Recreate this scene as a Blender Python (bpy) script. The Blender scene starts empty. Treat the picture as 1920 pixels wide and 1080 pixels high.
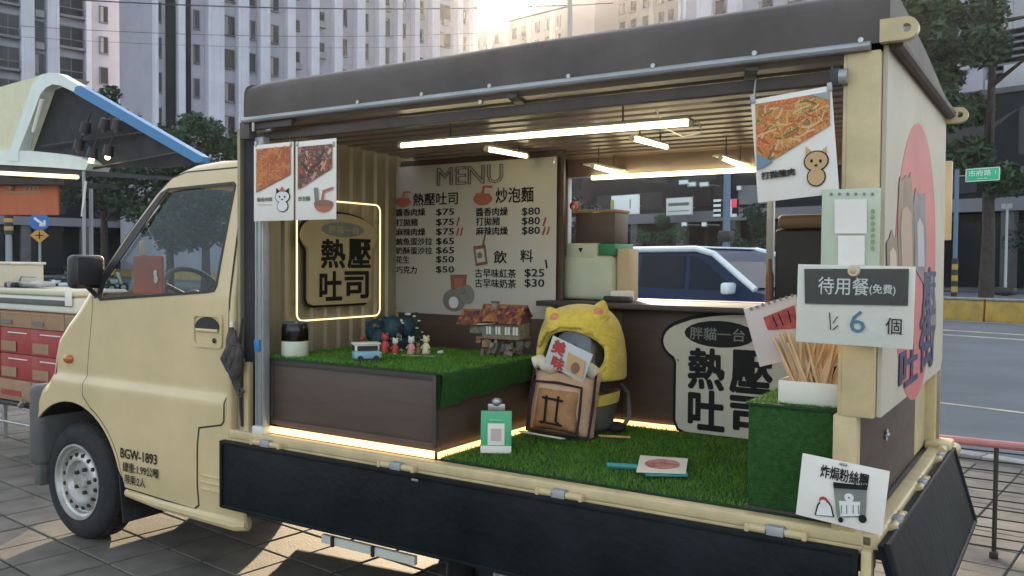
import bpy, bmesh, math, random
from mathutils import Vector, Matrix, Euler
random.seed(7)
R_ = math.radians
S = bpy.context.scene
COL = S.collection

# ------------------------------------------------------------------ camera
F = 1633.0
def _ray(px, py):
    return Vector((px - 960, -(py - 540), -F)).normalized()
_mx = _ray(-1600, 472); _y = _ray(2003, 500)
_X = -_mx; _Y = (_y - _X * _X.dot(_y)).normalized(); _Z = _X.cross(_Y)
RT = Matrix((_X, _Y, _Z))            # camera -> world
CAM = Vector((2.98, -2.52, 1.45))
cam = bpy.data.cameras.new('camera'); co = bpy.data.objects.new('camera', cam); COL.objects.link(co)
co.matrix_world = Matrix.Translation(CAM) @ RT.to_4x4()
cam.sensor_width = 36; cam.lens = F / 1920 * 36; cam.clip_start = .05; cam.clip_end = 2000
S.camera = co
def on(px, py, ax, val):
    """point of the photographed place on the plane ax = val"""
    d = RT @ _ray(px, py); a = 'XYZ'.index(ax)
    return CAM + d * ((val - CAM[a]) / d[a])
def at(px, py, dep):
    d = RT @ Vector((px - 960, -(py - 540), -F)); return CAM + d * (dep / F)

# ------------------------------------------------------------------ light
SUNDIR = (RT @ _ray(935, -6))
elev = math.asin(SUNDIR.z)
W = bpy.data.worlds.new('World'); S.world = W; W.use_nodes = True
nt = W.node_tree; nt.nodes.clear()
sky = nt.nodes.new('ShaderNodeTexSky'); sky.sky_type = 'NISHITA'; sky.sun_disc = False
sky.sun_elevation = elev
sky.sun_rotation = math.atan2(SUNDIR.x, SUNDIR.y)
sky.dust_density = 3.0; sky.air_density = 1.2; sky.ozone_density = 1.5
bg = nt.nodes.new('ShaderNodeBackground'); bg.inputs[1].default_value = .12
wo = nt.nodes.new('ShaderNodeOutputWorld')
hs = nt.nodes.new('ShaderNodeHueSaturation'); hs.inputs['Saturation'].default_value = .45; nt.links.new(sky.outputs[0], hs.inputs['Color']); nt.links.new(hs.outputs[0], bg.inputs[0]); nt.links.new(bg.outputs[0], wo.inputs[0])
sl = bpy.data.lights.new('sun', 'SUN'); sl.energy = 2.6; sl.angle = R_(.53); sl.color = (1, .78, .52)
so = bpy.data.objects.new('sun', sl); COL.objects.link(so)
so.rotation_euler = (-SUNDIR).to_track_quat('-Z', 'Y').to_euler()
S.view_settings.view_transform = 'Standard'; S.view_settings.look = 'None'
S.view_settings.gamma = 1; S.view_settings.use_curve_mapping = False
S.view_settings.exposure = 2.15

# ------------------------------------------------------------------ materials
def mat(name, col, rough=.6, metal=0, noise=0, nscale=6, bump=0, bscale=40, coat=0, emit=0, alpha=None,
        stretch=None, col2=None, trans=0, coord='Object', spec=.5, sheen=0):
    m = bpy.data.materials.new(name); m.use_nodes = True; t = m.node_tree
    b = t.nodes['Principled BSDF']
    b.inputs['Base Color'].default_value = (*col, 1)
    b.inputs['Roughness'].default_value = rough; b.inputs['Metallic'].default_value = metal
    b.inputs['Specular IOR Level'].default_value = spec
    if coat: b.inputs['Coat Weight'].default_value = coat; b.inputs['Coat Roughness'].default_value = .12
    if sheen: b.inputs['Sheen Weight'].default_value = sheen
    if trans: b.inputs['Transmission Weight'].default_value = trans
    if emit:
        b.inputs['Emission Color'].default_value = (*(col2 or col), 1); b.inputs['Emission Strength'].default_value = emit
    if alpha is not None: b.inputs['Alpha'].default_value = alpha
    if noise or bump:
        tc = t.nodes.new('ShaderNodeTexCoord'); mp = t.nodes.new('ShaderNodeMapping')
        t.links.new(tc.outputs[coord], mp.inputs[0])
        if stretch: mp.inputs['Scale'].default_value = stretch
    if noise:
        n = t.nodes.new('ShaderNodeTexNoise'); n.inputs['Scale'].default_value = nscale
        n.inputs['Detail'].default_value = 6; n.inputs['Roughness'].default_value = .65
        t.links.new(mp.outputs[0], n.inputs[0])
        r = t.nodes.new('ShaderNodeValToRGB'); e = r.color_ramp.elements
        c2 = col2 if (col2 and not emit) else tuple(max(0, c * (1 - noise)) for c in col)
        c1 = col if (col2 and not emit) else tuple(min(1, c * (1 + noise * .6)) for c in col)
        e[0].position = .33; e[1].position = .67; e[0].color = (*c2, 1); e[1].color = (*c1, 1)
        t.links.new(n.outputs[0], r.inputs[0]); t.links.new(r.outputs[0], b.inputs['Base Color'])
        rr = t.nodes.new('ShaderNodeMapRange'); rr.inputs[3].default_value = min(1, rough * 1.15); rr.inputs[4].default_value = rough * .85
        t.links.new(n.outputs[0], rr.inputs[0]); t.links.new(rr.outputs[0], b.inputs['Roughness'])
    if bump:
        n2 = t.nodes.new('ShaderNodeTexNoise'); n2.inputs['Scale'].default_value = bscale; n2.inputs['Detail'].default_value = 4
        t.links.new(mp.outputs[0], n2.inputs[0])
        bp = t.nodes.new('ShaderNodeBump'); bp.inputs['Strength'].default_value = bump; bp.inputs['Distance'].default_value = .02
        t.links.new(n2.outputs[0], bp.inputs['Height']); t.links.new(bp.outputs[0], b.inputs['Normal'])
    return m

def glassmat(name, tint, refl=.08, rough=.02, opac=.2):
    m = bpy.data.materials.new(name); m.use_nodes = True; t = m.node_tree; t.nodes.clear()
    o = t.nodes.new('ShaderNodeOutputMaterial'); tr = t.nodes.new('ShaderNodeBsdfTransparent'); tr.inputs[0].default_value = (*tint, 1)
    g = t.nodes.new('ShaderNodeBsdfGlossy'); g.inputs['Roughness'].default_value = rough; g.inputs[0].default_value = (.5, .55, .6, 1)
    lw = t.nodes.new('ShaderNodeFresnel'); lw.inputs[0].default_value = 1.45
    mr = t.nodes.new('ShaderNodeMapRange'); mr.inputs[3].default_value = refl * .3; mr.inputs[4].default_value = 1.0
    mx = t.nodes.new('ShaderNodeMixShader')
    ge = t.nodes.new('ShaderNodeNewGeometry'); iv = t.nodes.new('ShaderNodeMath'); iv.operation = 'SUBTRACT'; iv.inputs[0].default_value = 1; ml_ = t.nodes.new('ShaderNodeMath'); ml_.operation = 'MULTIPLY'
    t.links.new(ge.outputs['Backfacing'], iv.inputs[1]); t.links.new(mr.outputs[0], ml_.inputs[0]); t.links.new(iv.outputs[0], ml_.inputs[1])
    t.links.new(lw.outputs[0], mr.inputs[0]); t.links.new(ml_.outputs[0], mx.inputs[0])
    t.links.new(tr.outputs[0], mx.inputs[1]); t.links.new(g.outputs[0], mx.inputs[2]); t.links.new(mx.outputs[0], o.inputs[0])
    return m

CREAM = mat('cream_paint', (.63, .50, .27), .42, noise=.13, nscale=1.9, coat=.6, bump=.02, bscale=5)
CREAMW = mat('worn_cream_paint', (.62, .50, .27), .5, noise=.3, nscale=9, coat=.1, col2=(.48, .385, .22), bump=.06)
PANEL = mat('putty_panel', (.50, .455, .36), .6, noise=.06, nscale=3)
MENUM = mat('menu_board_laminate', (.54, .525, .47), .55, noise=.05, nscale=3)
BLACKG = mat('black_coated_steel', (.009, .0135, .016), .5, noise=.6, nscale=2.2, bump=.12, bscale=30, spec=.16)
BLACK = mat('black_plastic', (.018, .018, .02), .5, bump=.05)
RUBBER = mat('tyre_rubber', (.02, .02, .021), .8, noise=.3, nscale=14, bump=.25, bscale=60)
GREYP = mat('grey_plastic', (.10, .105, .10), .6, noise=.2)
BROWN = mat('brown_laminate', (.085, .058, .045), .5, noise=.14, nscale=5, stretch=(1, 1, 6))
BROWN2 = mat('brown_laminate_edge', (.055, .045, .042), .5)
TARP = mat('brown_tarpaulin', (.10, .085, .078), .62, noise=.25, nscale=3, bump=.35, bscale=4, spec=.35)
CEIL = mat('brown_grey_ceiling', (.34, .27, .225), .3, noise=.25, nscale=2.5, stretch=(.5, 6, 6), col2=(.22, .17, .145))
STEEL = mat('galvanised_steel', (.42, .43, .43), .38, metal=.8, noise=.25, nscale=8)
ALU = mat('grey_aluminium', (.36, .38, .39), .42, metal=.4, noise=.2, nscale=5)
RIM = mat('silver_rim', (.52, .52, .49), .4, metal=.55, noise=.3, nscale=10)
DARKSTEEL = mat('dark_steel', (.05, .05, .05), .5, metal=.5, noise=.4)
GOLD = mat('cream_corrugated_metal', (.33, .285, .19), .33, metal=.25, noise=.2, nscale=3, stretch=(1, 5, .5))
WHITE = mat('white_paper', (.80, .77, .70), .6, noise=.06, nscale=4, bump=.35, bscale=7)
WHITEP = mat('white_plastic', (.70, .70, .62), .45, noise=.04)
PALEG = mat('pale_green_plastic', (.55, .60, .47), .45, noise=.06)
INK = mat('black_ink', (.014, .015, .014), .6, spec=.2)
GINK = mat('grey_ink', (.17, .165, .15), .6)
RINK = mat('red_ink', (.42, .05, .04), .6)
BINK = mat('blue_ink', (.10, .22, .34), .6)
WINK = mat('white_ink', (.72, .72, .70), .6)
PINK = mat('coral_print', (.55, .16, .15), .6, noise=.05)
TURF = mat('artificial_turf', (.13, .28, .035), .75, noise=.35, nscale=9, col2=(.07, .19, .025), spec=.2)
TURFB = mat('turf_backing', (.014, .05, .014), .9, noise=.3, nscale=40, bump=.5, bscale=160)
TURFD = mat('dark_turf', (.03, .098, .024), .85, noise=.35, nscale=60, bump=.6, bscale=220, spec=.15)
WARM = mat('warm_led', (1, .8, .45), .5, emit=.55, col2=(1, .60, .22))
TUBE = mat('led_tube_diffuser', (1, .95, .7), .5, emit=2.2, col2=(1, .86, .50))
NEON = mat('neon_strip', (1, .9, .6), .5, emit=.34, col2=(1, .78, .38))
AMBER = mat('amber_lens', (.45, .11, .01), .25, coat=.6)
GLASS = glassmat('cab_glass', (.80, .84, .85), .07)
CGLASS = glassmat('clear_plastic', (.96, .97, .96), .04, .12)
YELLOW = mat('yellow_plush', (.80, .62, .09), .95, noise=.2, nscale=16, bump=.5, bscale=90, sheen=.4)
YPINK = mat('pink_plush', (.75, .30, .20), .95, bump=.4, bscale=90)
BROWNP = mat('dark_brown_plush', (.045, .025, .03), .95, bump=.4, bscale=90)
GREYF = mat('grey_fabric', (.13, .13, .12), .9, noise=.3, nscale=9, bump=.3)
TOASTB = mat('toast_brown_fabric', (.42, .22, .10), .9, noise=.25, nscale=12, bump=.3, bscale=60)
TOASTP = mat('toast_crust_fabric', (.68, .45, .30), .9, noise=.15, nscale=10, bump=.3, bscale=60)
CREAMF = mat('cream_fabric', (.70, .66, .52), .9, noise=.12, nscale=10, bump=.3, bscale=60)
CHOP = mat('pale_bamboo', (.66, .46, .26), .6, noise=.3, nscale=9, stretch=(6, 6, 1), coord='Object')
WOOD = mat('bamboo', (.58, .36, .16), .6, noise=.25, nscale=8, stretch=(6, 6, 1))
CARD = mat('cardboard', (.33, .21, .12), .8, noise=.15, nscale=6)
REDC = mat('red_carton_print', (.34, .045, .045), .6, noise=.2, nscale=5)
ORANGE = mat('orange_board', (.42, .10, .03), .6, noise=.1)
BLUE = mat('blue_trim', (.03, .19, .42), .5)
RED = mat('red_pouch', (.40, .07, .04), .55, noise=.1)
SHELL = mat('pale_green_shell', (.62, .70, .66), .4, noise=.08, coat=.3)
SHELLY = mat('cream_shell', (.62, .60, .40), .4, noise=.08)
DARKF = mat('dark_canvas', (.03, .032, .038), .8, noise=.3)
BRICKY = mat('yellow_kerb_paint', (.50, .33, .05), .7, noise=.35, nscale=3, col2=(.30, .20, .06))

def food(name, cols, scale):
    m = bpy.data.materials.new(name); m.use_nodes = True; t = m.node_tree; b = t.nodes['Principled BSDF']; b.inputs['Roughness'].default_value = .45
    tc = t.nodes.new('ShaderNodeTexCoord')
    n = t.nodes.new('ShaderNodeTexNoise'); n.inputs['Scale'].default_value = scale; n.inputs['Detail'].default_value = 3; n.inputs['Distortion'].default_value = 3.5; t.links.new(tc.outputs['Object'], n.inputs[0])
    n1 = t.nodes.new('ShaderNodeTexNoise'); n1.inputs['Scale'].default_value = scale * .4; n1.inputs['Detail'].default_value = 2; t.links.new(tc.outputs['Object'], n1.inputs[0])
    ad = t.nodes.new('ShaderNodeMath'); ad.operation = 'ADD'; t.links.new(n.outputs[0], ad.inputs[0]); t.links.new(n1.outputs[0], ad.inputs[1])
    r = t.nodes.new('ShaderNodeValToRGB'); r.color_ramp.interpolation = 'LINEAR'
    mr = t.nodes.new('ShaderNodeMapRange'); mr.inputs[1].default_value = .72; mr.inputs[2].default_value = 1.28; t.links.new(ad.outputs[0], mr.inputs[0])
    el = r.color_ramp.elements
    while len(el) < len(cols): el.new(.5)
    for i, c in enumerate(cols): el[i].position = i / (len(cols) - 1); el[i].color = (*c, 1)
    t.links.new(mr.outputs[0], r.inputs[0]); t.links.new(r.outputs[0], b.inputs['Base Color']); return m
NOODLE = food('fried_noodle_print', [(.62, .35, .10), (.60, .22, .04), (.50, .08, .02), (.62, .30, .06), (.12, .12, .02), (.45, .20, .10)], 26)
CURRY = food('curry_bread_print', [(.60, .26, .06), (.50, .14, .03), (.30, .05, .02), (.55, .25, .08)], 28)
STEAK = food('pressed_toast_print', [(.45, .22, .12), (.22, .08, .05), (.07, .03, .03), (.40, .20, .12), (.5, .35, .22)], 26)
SHRIMP = food('shrimp_print', [(.55, .10, .07), (.45, .03, .03), (.65, .45, .40), (.30, .03, .03)], 60)

# ------------------------------------------------------------------ mesh builder
class M:
    def __init__(s): s.bm = bmesh.new(); s.mats = []
    def mi(s, m):
        if m not in s.mats: s.mats.append(m)
        return s.mats.index(m)
    def _add(s, sub, m, mtx=None):
        if mtx is not None: bmesh.ops.transform(sub, matrix=mtx, verts=sub.verts)
        i = s.mi(m)
        vm = [s.bm.verts.new(v.co) for v in sub.verts]
        for k, v in enumerate(sub.verts): v.index = k
        for f in sub.faces:
            try: nf = s.bm.faces.new([vm[v.index] for v in f.verts]); nf.material_index = i if f.material_index == 0 else f.material_index - 1
            except ValueError: pass
        sub.free()
    def box(s, c, d, m, bev=0, rot=None, seg=2, taper=None):
        b = bmesh.new(); bmesh.ops.create_cube(b, size=1)
        bmesh.ops.scale(b, vec=Vector(d), verts=b.verts)
        if taper:
            for v in b.verts:
                if v.co.z > 0: v.co.x *= taper[0]; v.co.y *= taper[1]
        if bev: bmesh.ops.bevel(b, geom=b.edges[:], offset=bev, segments=seg, affect='EDGES', profile=.5)
        mx = Matrix.Translation(Vector(c))
        if rot: mx = mx @ Euler(rot).to_matrix().to_4x4()
        s._add(b, m, mx); return s
    def bb(s, x0, x1, y0, y1, z0, z1, m, bev=0, seg=2):
        return s.box(((x0 + x1) / 2, (y0 + y1) / 2, (z0 + z1) / 2), (abs(x1 - x0), abs(y1 - y0), abs(z1 - z0)), m, bev, seg=seg)
    def cyl(s, p, q, r, m, r2=None, n=12, caps=True):
        p = Vector(p); q = Vector(q); b = bmesh.new()
        bmesh.ops.create_cone(b, cap_ends=caps, segments=n, radius1=r, radius2=r if r2 is None else r2, depth=(q - p).length)
        s._add(b, m, Matrix.Translation((p + q) / 2) @ (q - p).to_track_quat('Z', 'Y').to_matrix().to_4x4()); return s
    def sph(s, c, d, m, u=16, v=10, rot=None):
        b = bmesh.new(); bmesh.ops.create_uvsphere(b, u_segments=u, v_segments=v, radius=1)
        mx = Matrix.Translation(Vector(c))
        if rot: mx = mx @ Euler(rot).to_matrix().to_4x4()
        s._add(b, m, mx @ Matrix.Diagonal((*d, 1)) if not isinstance(d, (int, float)) else mx @ Matrix.Scale(d, 4)); return s
    def tube(s, pts, r, m, n=8, closed=False):
        pts = [Vector(p) for p in pts]; b = bmesh.new(); rings = []
        N = len(pts); up = None
        for i, p in enumerate(pts):
            a = pts[i - 1] if (i or closed) else p; c = pts[(i + 1) % N] if (i < N - 1 or closed) else p
            d = (c - a).normalized()
            if up is None: up = d.orthogonal().normalized()
            up = (up - d * up.dot(d)).normalized(); sd = d.cross(up)
            rr = r[i] if isinstance(r, (list, tuple)) else r
            rings.append([b.verts.new(p + (up * math.cos(t) + sd * math.sin(t)) * rr) for t in [k * 2 * math.pi / n for k in range(n)]])
        for i in range(N if closed else N - 1):
            A, B = rings[i], rings[(i + 1) % N]
            for k in range(n): b.faces.new((A[k], A[(k + 1) % n], B[(k + 1) % n], B[k]))
        if not closed: b.faces.new(rings[0][::-1]); b.faces.new(rings[-1])
        s._add(b, m); return s
    def lathe(s, prof, m, n=24, mtx=None):
        b = bmesh.new(); rs = []
        for r, z in prof:
            rs.append([b.verts.new((max(r, 1e-4) * math.cos(t), max(r, 1e-4) * math.sin(t), z)) for t in [k * 2 * math.pi / n for k in range(n)]])
        for A, B in zip(rs, rs[1:]):
            for k in range(n): b.faces.new((A[k], A[(k + 1) % n], B[(k + 1) % n], B[k]))
        s._add(b, m, mtx); return s
    def prism(s, out, th, m, holes=(), O=(0, 0, 0), U=(1, 0, 0), V=(0, 0, 1), side=None, bis=None, dmap=None, bev=0):
        """polygon (u,v) with holes, extruded by th along U x V; bis = v levels to cut at; dmap(u,v) = extra offset"""
        O, U, V = Vector(O), Vector(U), Vector(V); Nn = U.cross(V)
        b = bmesh.new(); es = []
        for lp in [out, *holes]:
            vs = [b.verts.new((p[0], p[1], 0)) for p in lp]
            es += [b.edges.new((vs[i], vs[(i + 1) % len(vs)])) for i in range(len(vs))]
        bmesh.ops.triangle_fill(b, use_beauty=True, edges=es)
        for f in b.faces:
            if f.normal.z < 0: f.normal_flip()
        if bis:
            for ax, levels in bis:
                for z in levels:
                    g = b.verts[:] + b.edges[:] + b.faces[:]
                    co_ = (0, z, 0) if ax == 'v' else (z, 0, 0); no = (0, 1, 0) if ax == 'v' else (1, 0, 0)
                    bmesh.ops.bisect_plane(b, geom=g, plane_co=co_, plane_no=no, dist=1e-5)
        front = b.verts[:]
        if th:
            r = bmesh.ops.extrude_face_region(b, geom=b.faces[:])
            nv = [g for g in r['geom'] if isinstance(g, bmesh.types.BMVert)]
            for v in nv: v.co.z += th
            fr = [f for f in b.faces if all(abs(v.co.z) < 1e-6 for v in f.verts)]
        if dmap:
            for v in b.verts: v.co.z += dmap(v.co.x, v.co.y)
        bmesh.ops.recalc_face_normals(b, faces=b.faces)
        mx = Matrix((U, V, Nn)).transposed().to_4x4(); mx.translation = O
        s._add(b, m, mx); return s
    def quads(s, vs, fs, m):
        b = bmesh.new(); v = [b.verts.new(p) for p in vs]
        for f in fs: b.faces.new([v[i] for i in f])
        s._add(b, m); return s
    def build(s, name, parent=None, origin=None, smooth=35, label=None, world=True):
        if origin is not None: bmesh.ops.translate(s.bm, verts=s.bm.verts, vec=-Vector(origin))
        elif parent is not None and world and parent.name in PM:
            bmesh.ops.transform(s.bm, verts=s.bm.verts, matrix=PM[parent.name].inverted())
        bmesh.ops.recalc_face_normals(s.bm, faces=s.bm.faces) if len(s.bm.faces) < 60000 else None
        me = bpy.data.meshes.new(name); s.bm.to_mesh(me); s.bm.free()
        for m in s.mats: me.materials.append(m)
        if smooth:
            for p in me.polygons: p.use_smooth = True
            me.set_sharp_from_angle(angle=R_(smooth))
        o = bpy.data.objects.new(name, me); COL.objects.link(o)
        if origin is not None: o.location = origin
        if parent is not None: o.parent = parent
        if label: o['label'] = label
        if parent is not None: PM[o.name] = PM.get(parent.name, Matrix.Identity(4))
        return o
PM = {}
def tag(o, label, cat, group=None):
    o['label'] = label; o['category'] = cat
    if group: o['group'] = group
    return o
def thing(name, label, cat, loc=(0, 0, 0), rz=0, group=None, rot=None):
    o = bpy.data.objects.new(name, None); COL.objects.link(o); o.empty_display_size = .1
    o.location = loc; o.rotation_euler = rot or (0, 0, rz)
    PM[o.name] = Matrix.Translation(Vector(loc)) @ o.rotation_euler.to_matrix().to_4x4()
    return tag(o, label, cat, group)
def copy_tree(o, parent=None):
    c = o.copy(); COL.objects.link(c); c.parent = parent
    PM[c.name] = PM.get(o.name, Matrix.Identity(4))
    for ch in list(o.children): copy_tree(ch, c)
    return c
def struct(o, kind='structure'): o['kind'] = kind; return o

def text(s, size, m, parent, x, z, y=-.002, bold=0, align='CENTER', sx=1.0, outline=0, th=.0006, rot=0, name='lettering', shear=0):
    """flat lettering in the parent's local XZ plane, read from -Y"""
    cu = bpy.data.curves.new('t', 'FONT'); cu.body = s; cu.size = size; cu.align_x = align; cu.align_y = 'CENTER'
    cu.resolution_u = 2; cu.shear = shear
    if outline: cu.fill_mode = 'NONE'; cu.bevel_depth = outline; cu.bevel_resolution = 0
    else: cu.extrude = th
    to = bpy.data.objects.new('t', cu)
    me = bpy.data.meshes.new_from_object(to)
    bpy.data.objects.remove(to)
    if bold and not outline:      # heavier strokes: the same glyphs set a little apart, each a hair deeper
        bm_ = bmesh.new(); bm_.from_mesh(me); k_ = 8 if bold > .02 else 4
        for q_ in range(k_):
            m2 = me.copy(); a_ = 2 * math.pi * (q_ + .5) / k_
            m2.transform(Matrix.Translation((math.cos(a_) * bold * size * 1.1, math.sin(a_) * bold * size * 1.1, -.00022 * (q_ + 1) * (size if size < .5 else .6)))); bm_.from_mesh(m2); bpy.data.meshes.remove(m2)
        bm_.to_mesh(me); bm_.free()
    me.transform(Matrix.Translation((x, y, z)) @ Matrix.Rotation(rot, 4, 'Y') @ Matrix.Rotation(R_(90), 4, 'X') @ Matrix.Diagonal((sx, 1, 1, 1)))
    me.materials.clear(); me.materials.append(m); me.name = name
    o = bpy.data.objects.new(name, me); COL.objects.link(o); o.parent = parent
    return o

def rrect(x0, x1, z0, z1, r, n=4):
    p = []
    for cx, cz, a in ((x1 - r, z1 - r, 0), (x0 + r, z1 - r, 90), (x0 + r, z0 + r, 180), (x1 - r, z0 + r, 270)):
        p += [(cx + r * math.cos(R_(a + 90 * k / n)), cz + r * math.sin(R_(a + 90 * k / n))) for k in range(n + 1)]
    return p
def grow(pts, d):
    """offset a closed polygon outward by d (counter-clockwise input)"""
    n = len(pts); out = []
    area = sum(pts[i][0] * pts[(i + 1) % n][1] - pts[(i + 1) % n][0] * pts[i][1] for i in range(n))
    sg = 1 if area > 0 else -1
    for i in range(n):
        a, p, c = Vector(pts[i - 1]), Vector(pts[i]), Vector(pts[(i + 1) % n])
        e1 = (p - a).normalized(); e2 = (c - p).normalized()
        n1 = Vector((e1.y, -e1.x)) * sg; n2 = Vector((e2.y, -e2.x)) * sg
        nn = n1 + n2; nn = nn * (1 / max(.5, nn.length_squared / 2)) if nn.length > 1e-6 else n1
        dd = d[i] if isinstance(d, (list, tuple)) else d
        out.append((p.x + nn.x * dd, p.y + nn.y * dd))
    return out

# ------------------------------------------------------------------ the food truck
T = thing('food_truck', 'cream food truck with brown canopy roof and its dark side boards folded down', 'food truck')
YW = 1.46
def yside(z):
    y = 0.0
    if z > 1.27: y = .085 * ((z - 1.27) / .61) ** 1.15
    t = min(1, max(0, (z - .822) / .04)); y += .022 * t * t * (3 - 2 * t)
    t = min(1, max(0, (.44 - z) / .14)); y += .014 * t
    return y
dm = lambda u, v: -yside(v)
AC = (-1.305, .285)
def arch(r, a0, a1, n): return [(AC[0] + r * math.cos(R_(a0 + (a1 - a0) * k / n)), AC[1] + r * math.sin(R_(a0 + (a1 - a0) * k / n))) for k in range(n + 1)]
top = [(0, .42), (-.075, .45), (-.085, .72), (-.085, 1.28), (-.075, 1.6), (-.062, 1.86), (-.085, 1.9), (-.30, 1.907), (-.47, 1.897), (-.58, 1.868), (-.68, 1.808),
       (-.79, 1.703), (-.88, 1.612), (-1.0, 1.487), (-1.11, 1.372), (-1.20, 1.278), (-1.27, 1.205), (-1.365, 1.13), (-1.46, 1.04), (-1.495, .94),
       (-1.505, .86), (-1.53, .805), (-1.585, .77), (-1.625, .70), (-1.63, .60)]
rr_ = [.012, .02, .02, .02, .03, .04, .05, .05, .05, .05, .05, .045, .045, .045, .045, .05, .05, .05, .05, .05, .05, .05, .05, .05, .05]
ar = arch(.435, 132, 18, 16)
bot = [(-.862, .36), (-.835, .31), (-.33, .296), (0, .285)]
outl = top + ar + bot
rad = rr_ + [.004] * len(ar) + [.02] * len(bot)
inset = grow(outl, [-r for r in rad])
hole = [(-.19, 1.335), (-.205, 1.31), (-.25, 1.302), (-1.0, 1.248), (-1.06, 1.243), (-1.085, 1.262), (-1.07, 1.36), (-.855, 1.592), (-.67, 1.768), (-.62, 1.788), (-.16, 1.80), (-.14, 1.785)]
ghole = grow(hole, [-.012, -.014, -.012, -.012, -.02, -.03, -.045, -.05, -.03, -.012, -.012, -.012])
lev = [('v', [.3 + .045 * k for k in range(36)] + [.822, .832, .842, .852, .862])]
def mir(mesh_obj): pass
cab = M()
for far in (0, 1):
    O = (0, 0, 0)
    if not far:
        cab.prism(inset, -.025, CREAM, [hole], O, bis=lev, dmap=dm)
    else:
        cab.prism(inset, .025, CREAM, [hole], (0, YW, 0), bis=lev, dmap=lambda u, v: yside(v))
n = len(top)
rings = []
for i in range(len(outl)):
    P, Q = Vector(outl[i]), Vector(inset[i]); r = rad[i]; row = []
    for k in range(6):
        a = R_(90 * k / 5); p = Q + (P - Q) * math.sin(a); row.append((p.x, yside(p.y) + r * (1 - math.cos(a)), p.y))
    row2 = [(x, YW - y, z) for x, y, z in row[::-1]]
    rings.append((row, row2))
vs, fs = [], []
NR = 12
for row, row2 in rings: vs += row + row2
def isws(i): return 10 <= i <= 14
for i in range(len(outl)):
    j = (i + 1) % len(outl)
    for k in range(NR - 1):
        if k == 5 and (isws(i) or (n - 1 <= i < n + len(ar)) or i >= len(outl) - 4): continue
        fs.append((i * NR + k, i * NR + k + 1, j * NR + k + 1, j * NR + k))
cab.quads(vs, fs, CREAM)
cab.build('cab_body', T, smooth=40)
# windscreen
w = M(); p0 = outl[10]; p1 = outl[15]
w.quads([(p0[0] + .01, .14, p0[1] - .012), (p0[0] + .01, YW - .14, p0[1] - .012), (p1[0] + .01, YW - .09, p1[1] - .012), (p1[0] + .01, .09, p1[1] - .012)], [(0, 1, 2, 3)], GLASS).build('windscreen', T)
# wheel arch liner, inner cab
l = M(); a2 = arch(.432, 134, -6, 18); vs = []; fs = []
for x, z in a2: vs += [(x, .01, z), (x, .36, z)]
fs = [(2 * i, 2 * i + 1, 2 * i + 3, 2 * i + 2) for i in range(len(a2) - 1)]
l.quads(vs, fs, BLACK); l.prism(a2 + [(-.87, .30), (-1.6, .30)], .01, BLACK, O=(0, .36, 0)); l.build('wheel_arch_liner', T)
# door over a dark gap
dout = [(-.30, .345), (-.297, .62), (-.285, .70), (-.135, .728), (-.118, .745), (-.112, 1.0), (-.106, 1.28), (-.088, 1.84), (-.11, 1.862), (-.50, 1.858), (-.60, 1.835), (-.70, 1.762), (-.90, 1.56),
        (-1.10, 1.337), (-1.125, 1.28), (-1.128, 1.20), (-1.165, .97), (-1.184, .80), (-1.184, .765), (-1.15, .735)] + arch(.462, 66, 24, 9) + [(-.862, .40), (-.848, .345), (-.335, .322)]
g = M(); g.prism(grow(dout, .0055), .0010, BLACK, [hole], bis=lev, dmap=dm); g.build('door_gap_seal', T)
D = M(); D.prism(grow(dout, -.0025), .0030, CREAM, [hole], bis=lev, dmap=dm); D = D.build('door', T, smooth=25)
w = M(); w.prism(hole, .006, BLACK, [ghole], bis=lev, dmap=dm); w.build('window_frame', D)
w = M(); w.prism(grow(ghole, .004), .002, GLASS, bis=lev, dmap=lambda u, v: -yside(v) - .012); w.build('window_glass', D)
w = M(); w.prism(hole, -.009, BLACK, [ghole], O=(0, YW, 0), dmap=lambda u, v: yside(v)); w.build('window_frame', T)
w = M(); w.prism(ghole, -.003, GLASS, O=(0, YW - .01, 0), dmap=lambda u, v: yside(v)); w.build('window_glass', T)
# quarter post inside window
h = M()
hx, hz = -.245, 1.135
h.prism(rrect(hx - .10, hx + .10, hz - .075, hz + .075, .02), .006, CREAM, [rrect(hx - .088, hx + .088, hz - .06, hz + .063, .018)], O=(0, yside(hz) - .006, 0))
cup = [(hx + .082 * math.cos(R_(a)), hz + .01 + .052 * math.sin(R_(a))) for a in range(0, 181, 15)]
h.prism(cup, .004, BLACK, O=(0, yside(hz) - .0065, 0))
h.box((hx, yside(hz) - .012, hz + .002), (.15, .01, .014), CREAM, .004)
h.sph((hx + .045, yside(hz) - .008, hz - .042), (.012, .004, .012), BLACK)
h.build('door_handle', D)
sgn = M(); c = on(128, 673, 'Y', .015)
sgn.sph(c, (.036, .018, .024), AMBER); sgn.build('indicator_lamp', T)
CABTEXT = [('BGW-1893', (226, 846, 294, 865), .012), ('總重:1.99公噸', (230, 872, 297, 891), .006), ('限乘:2人', (234, 893, 272, 911), .006)]
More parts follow.
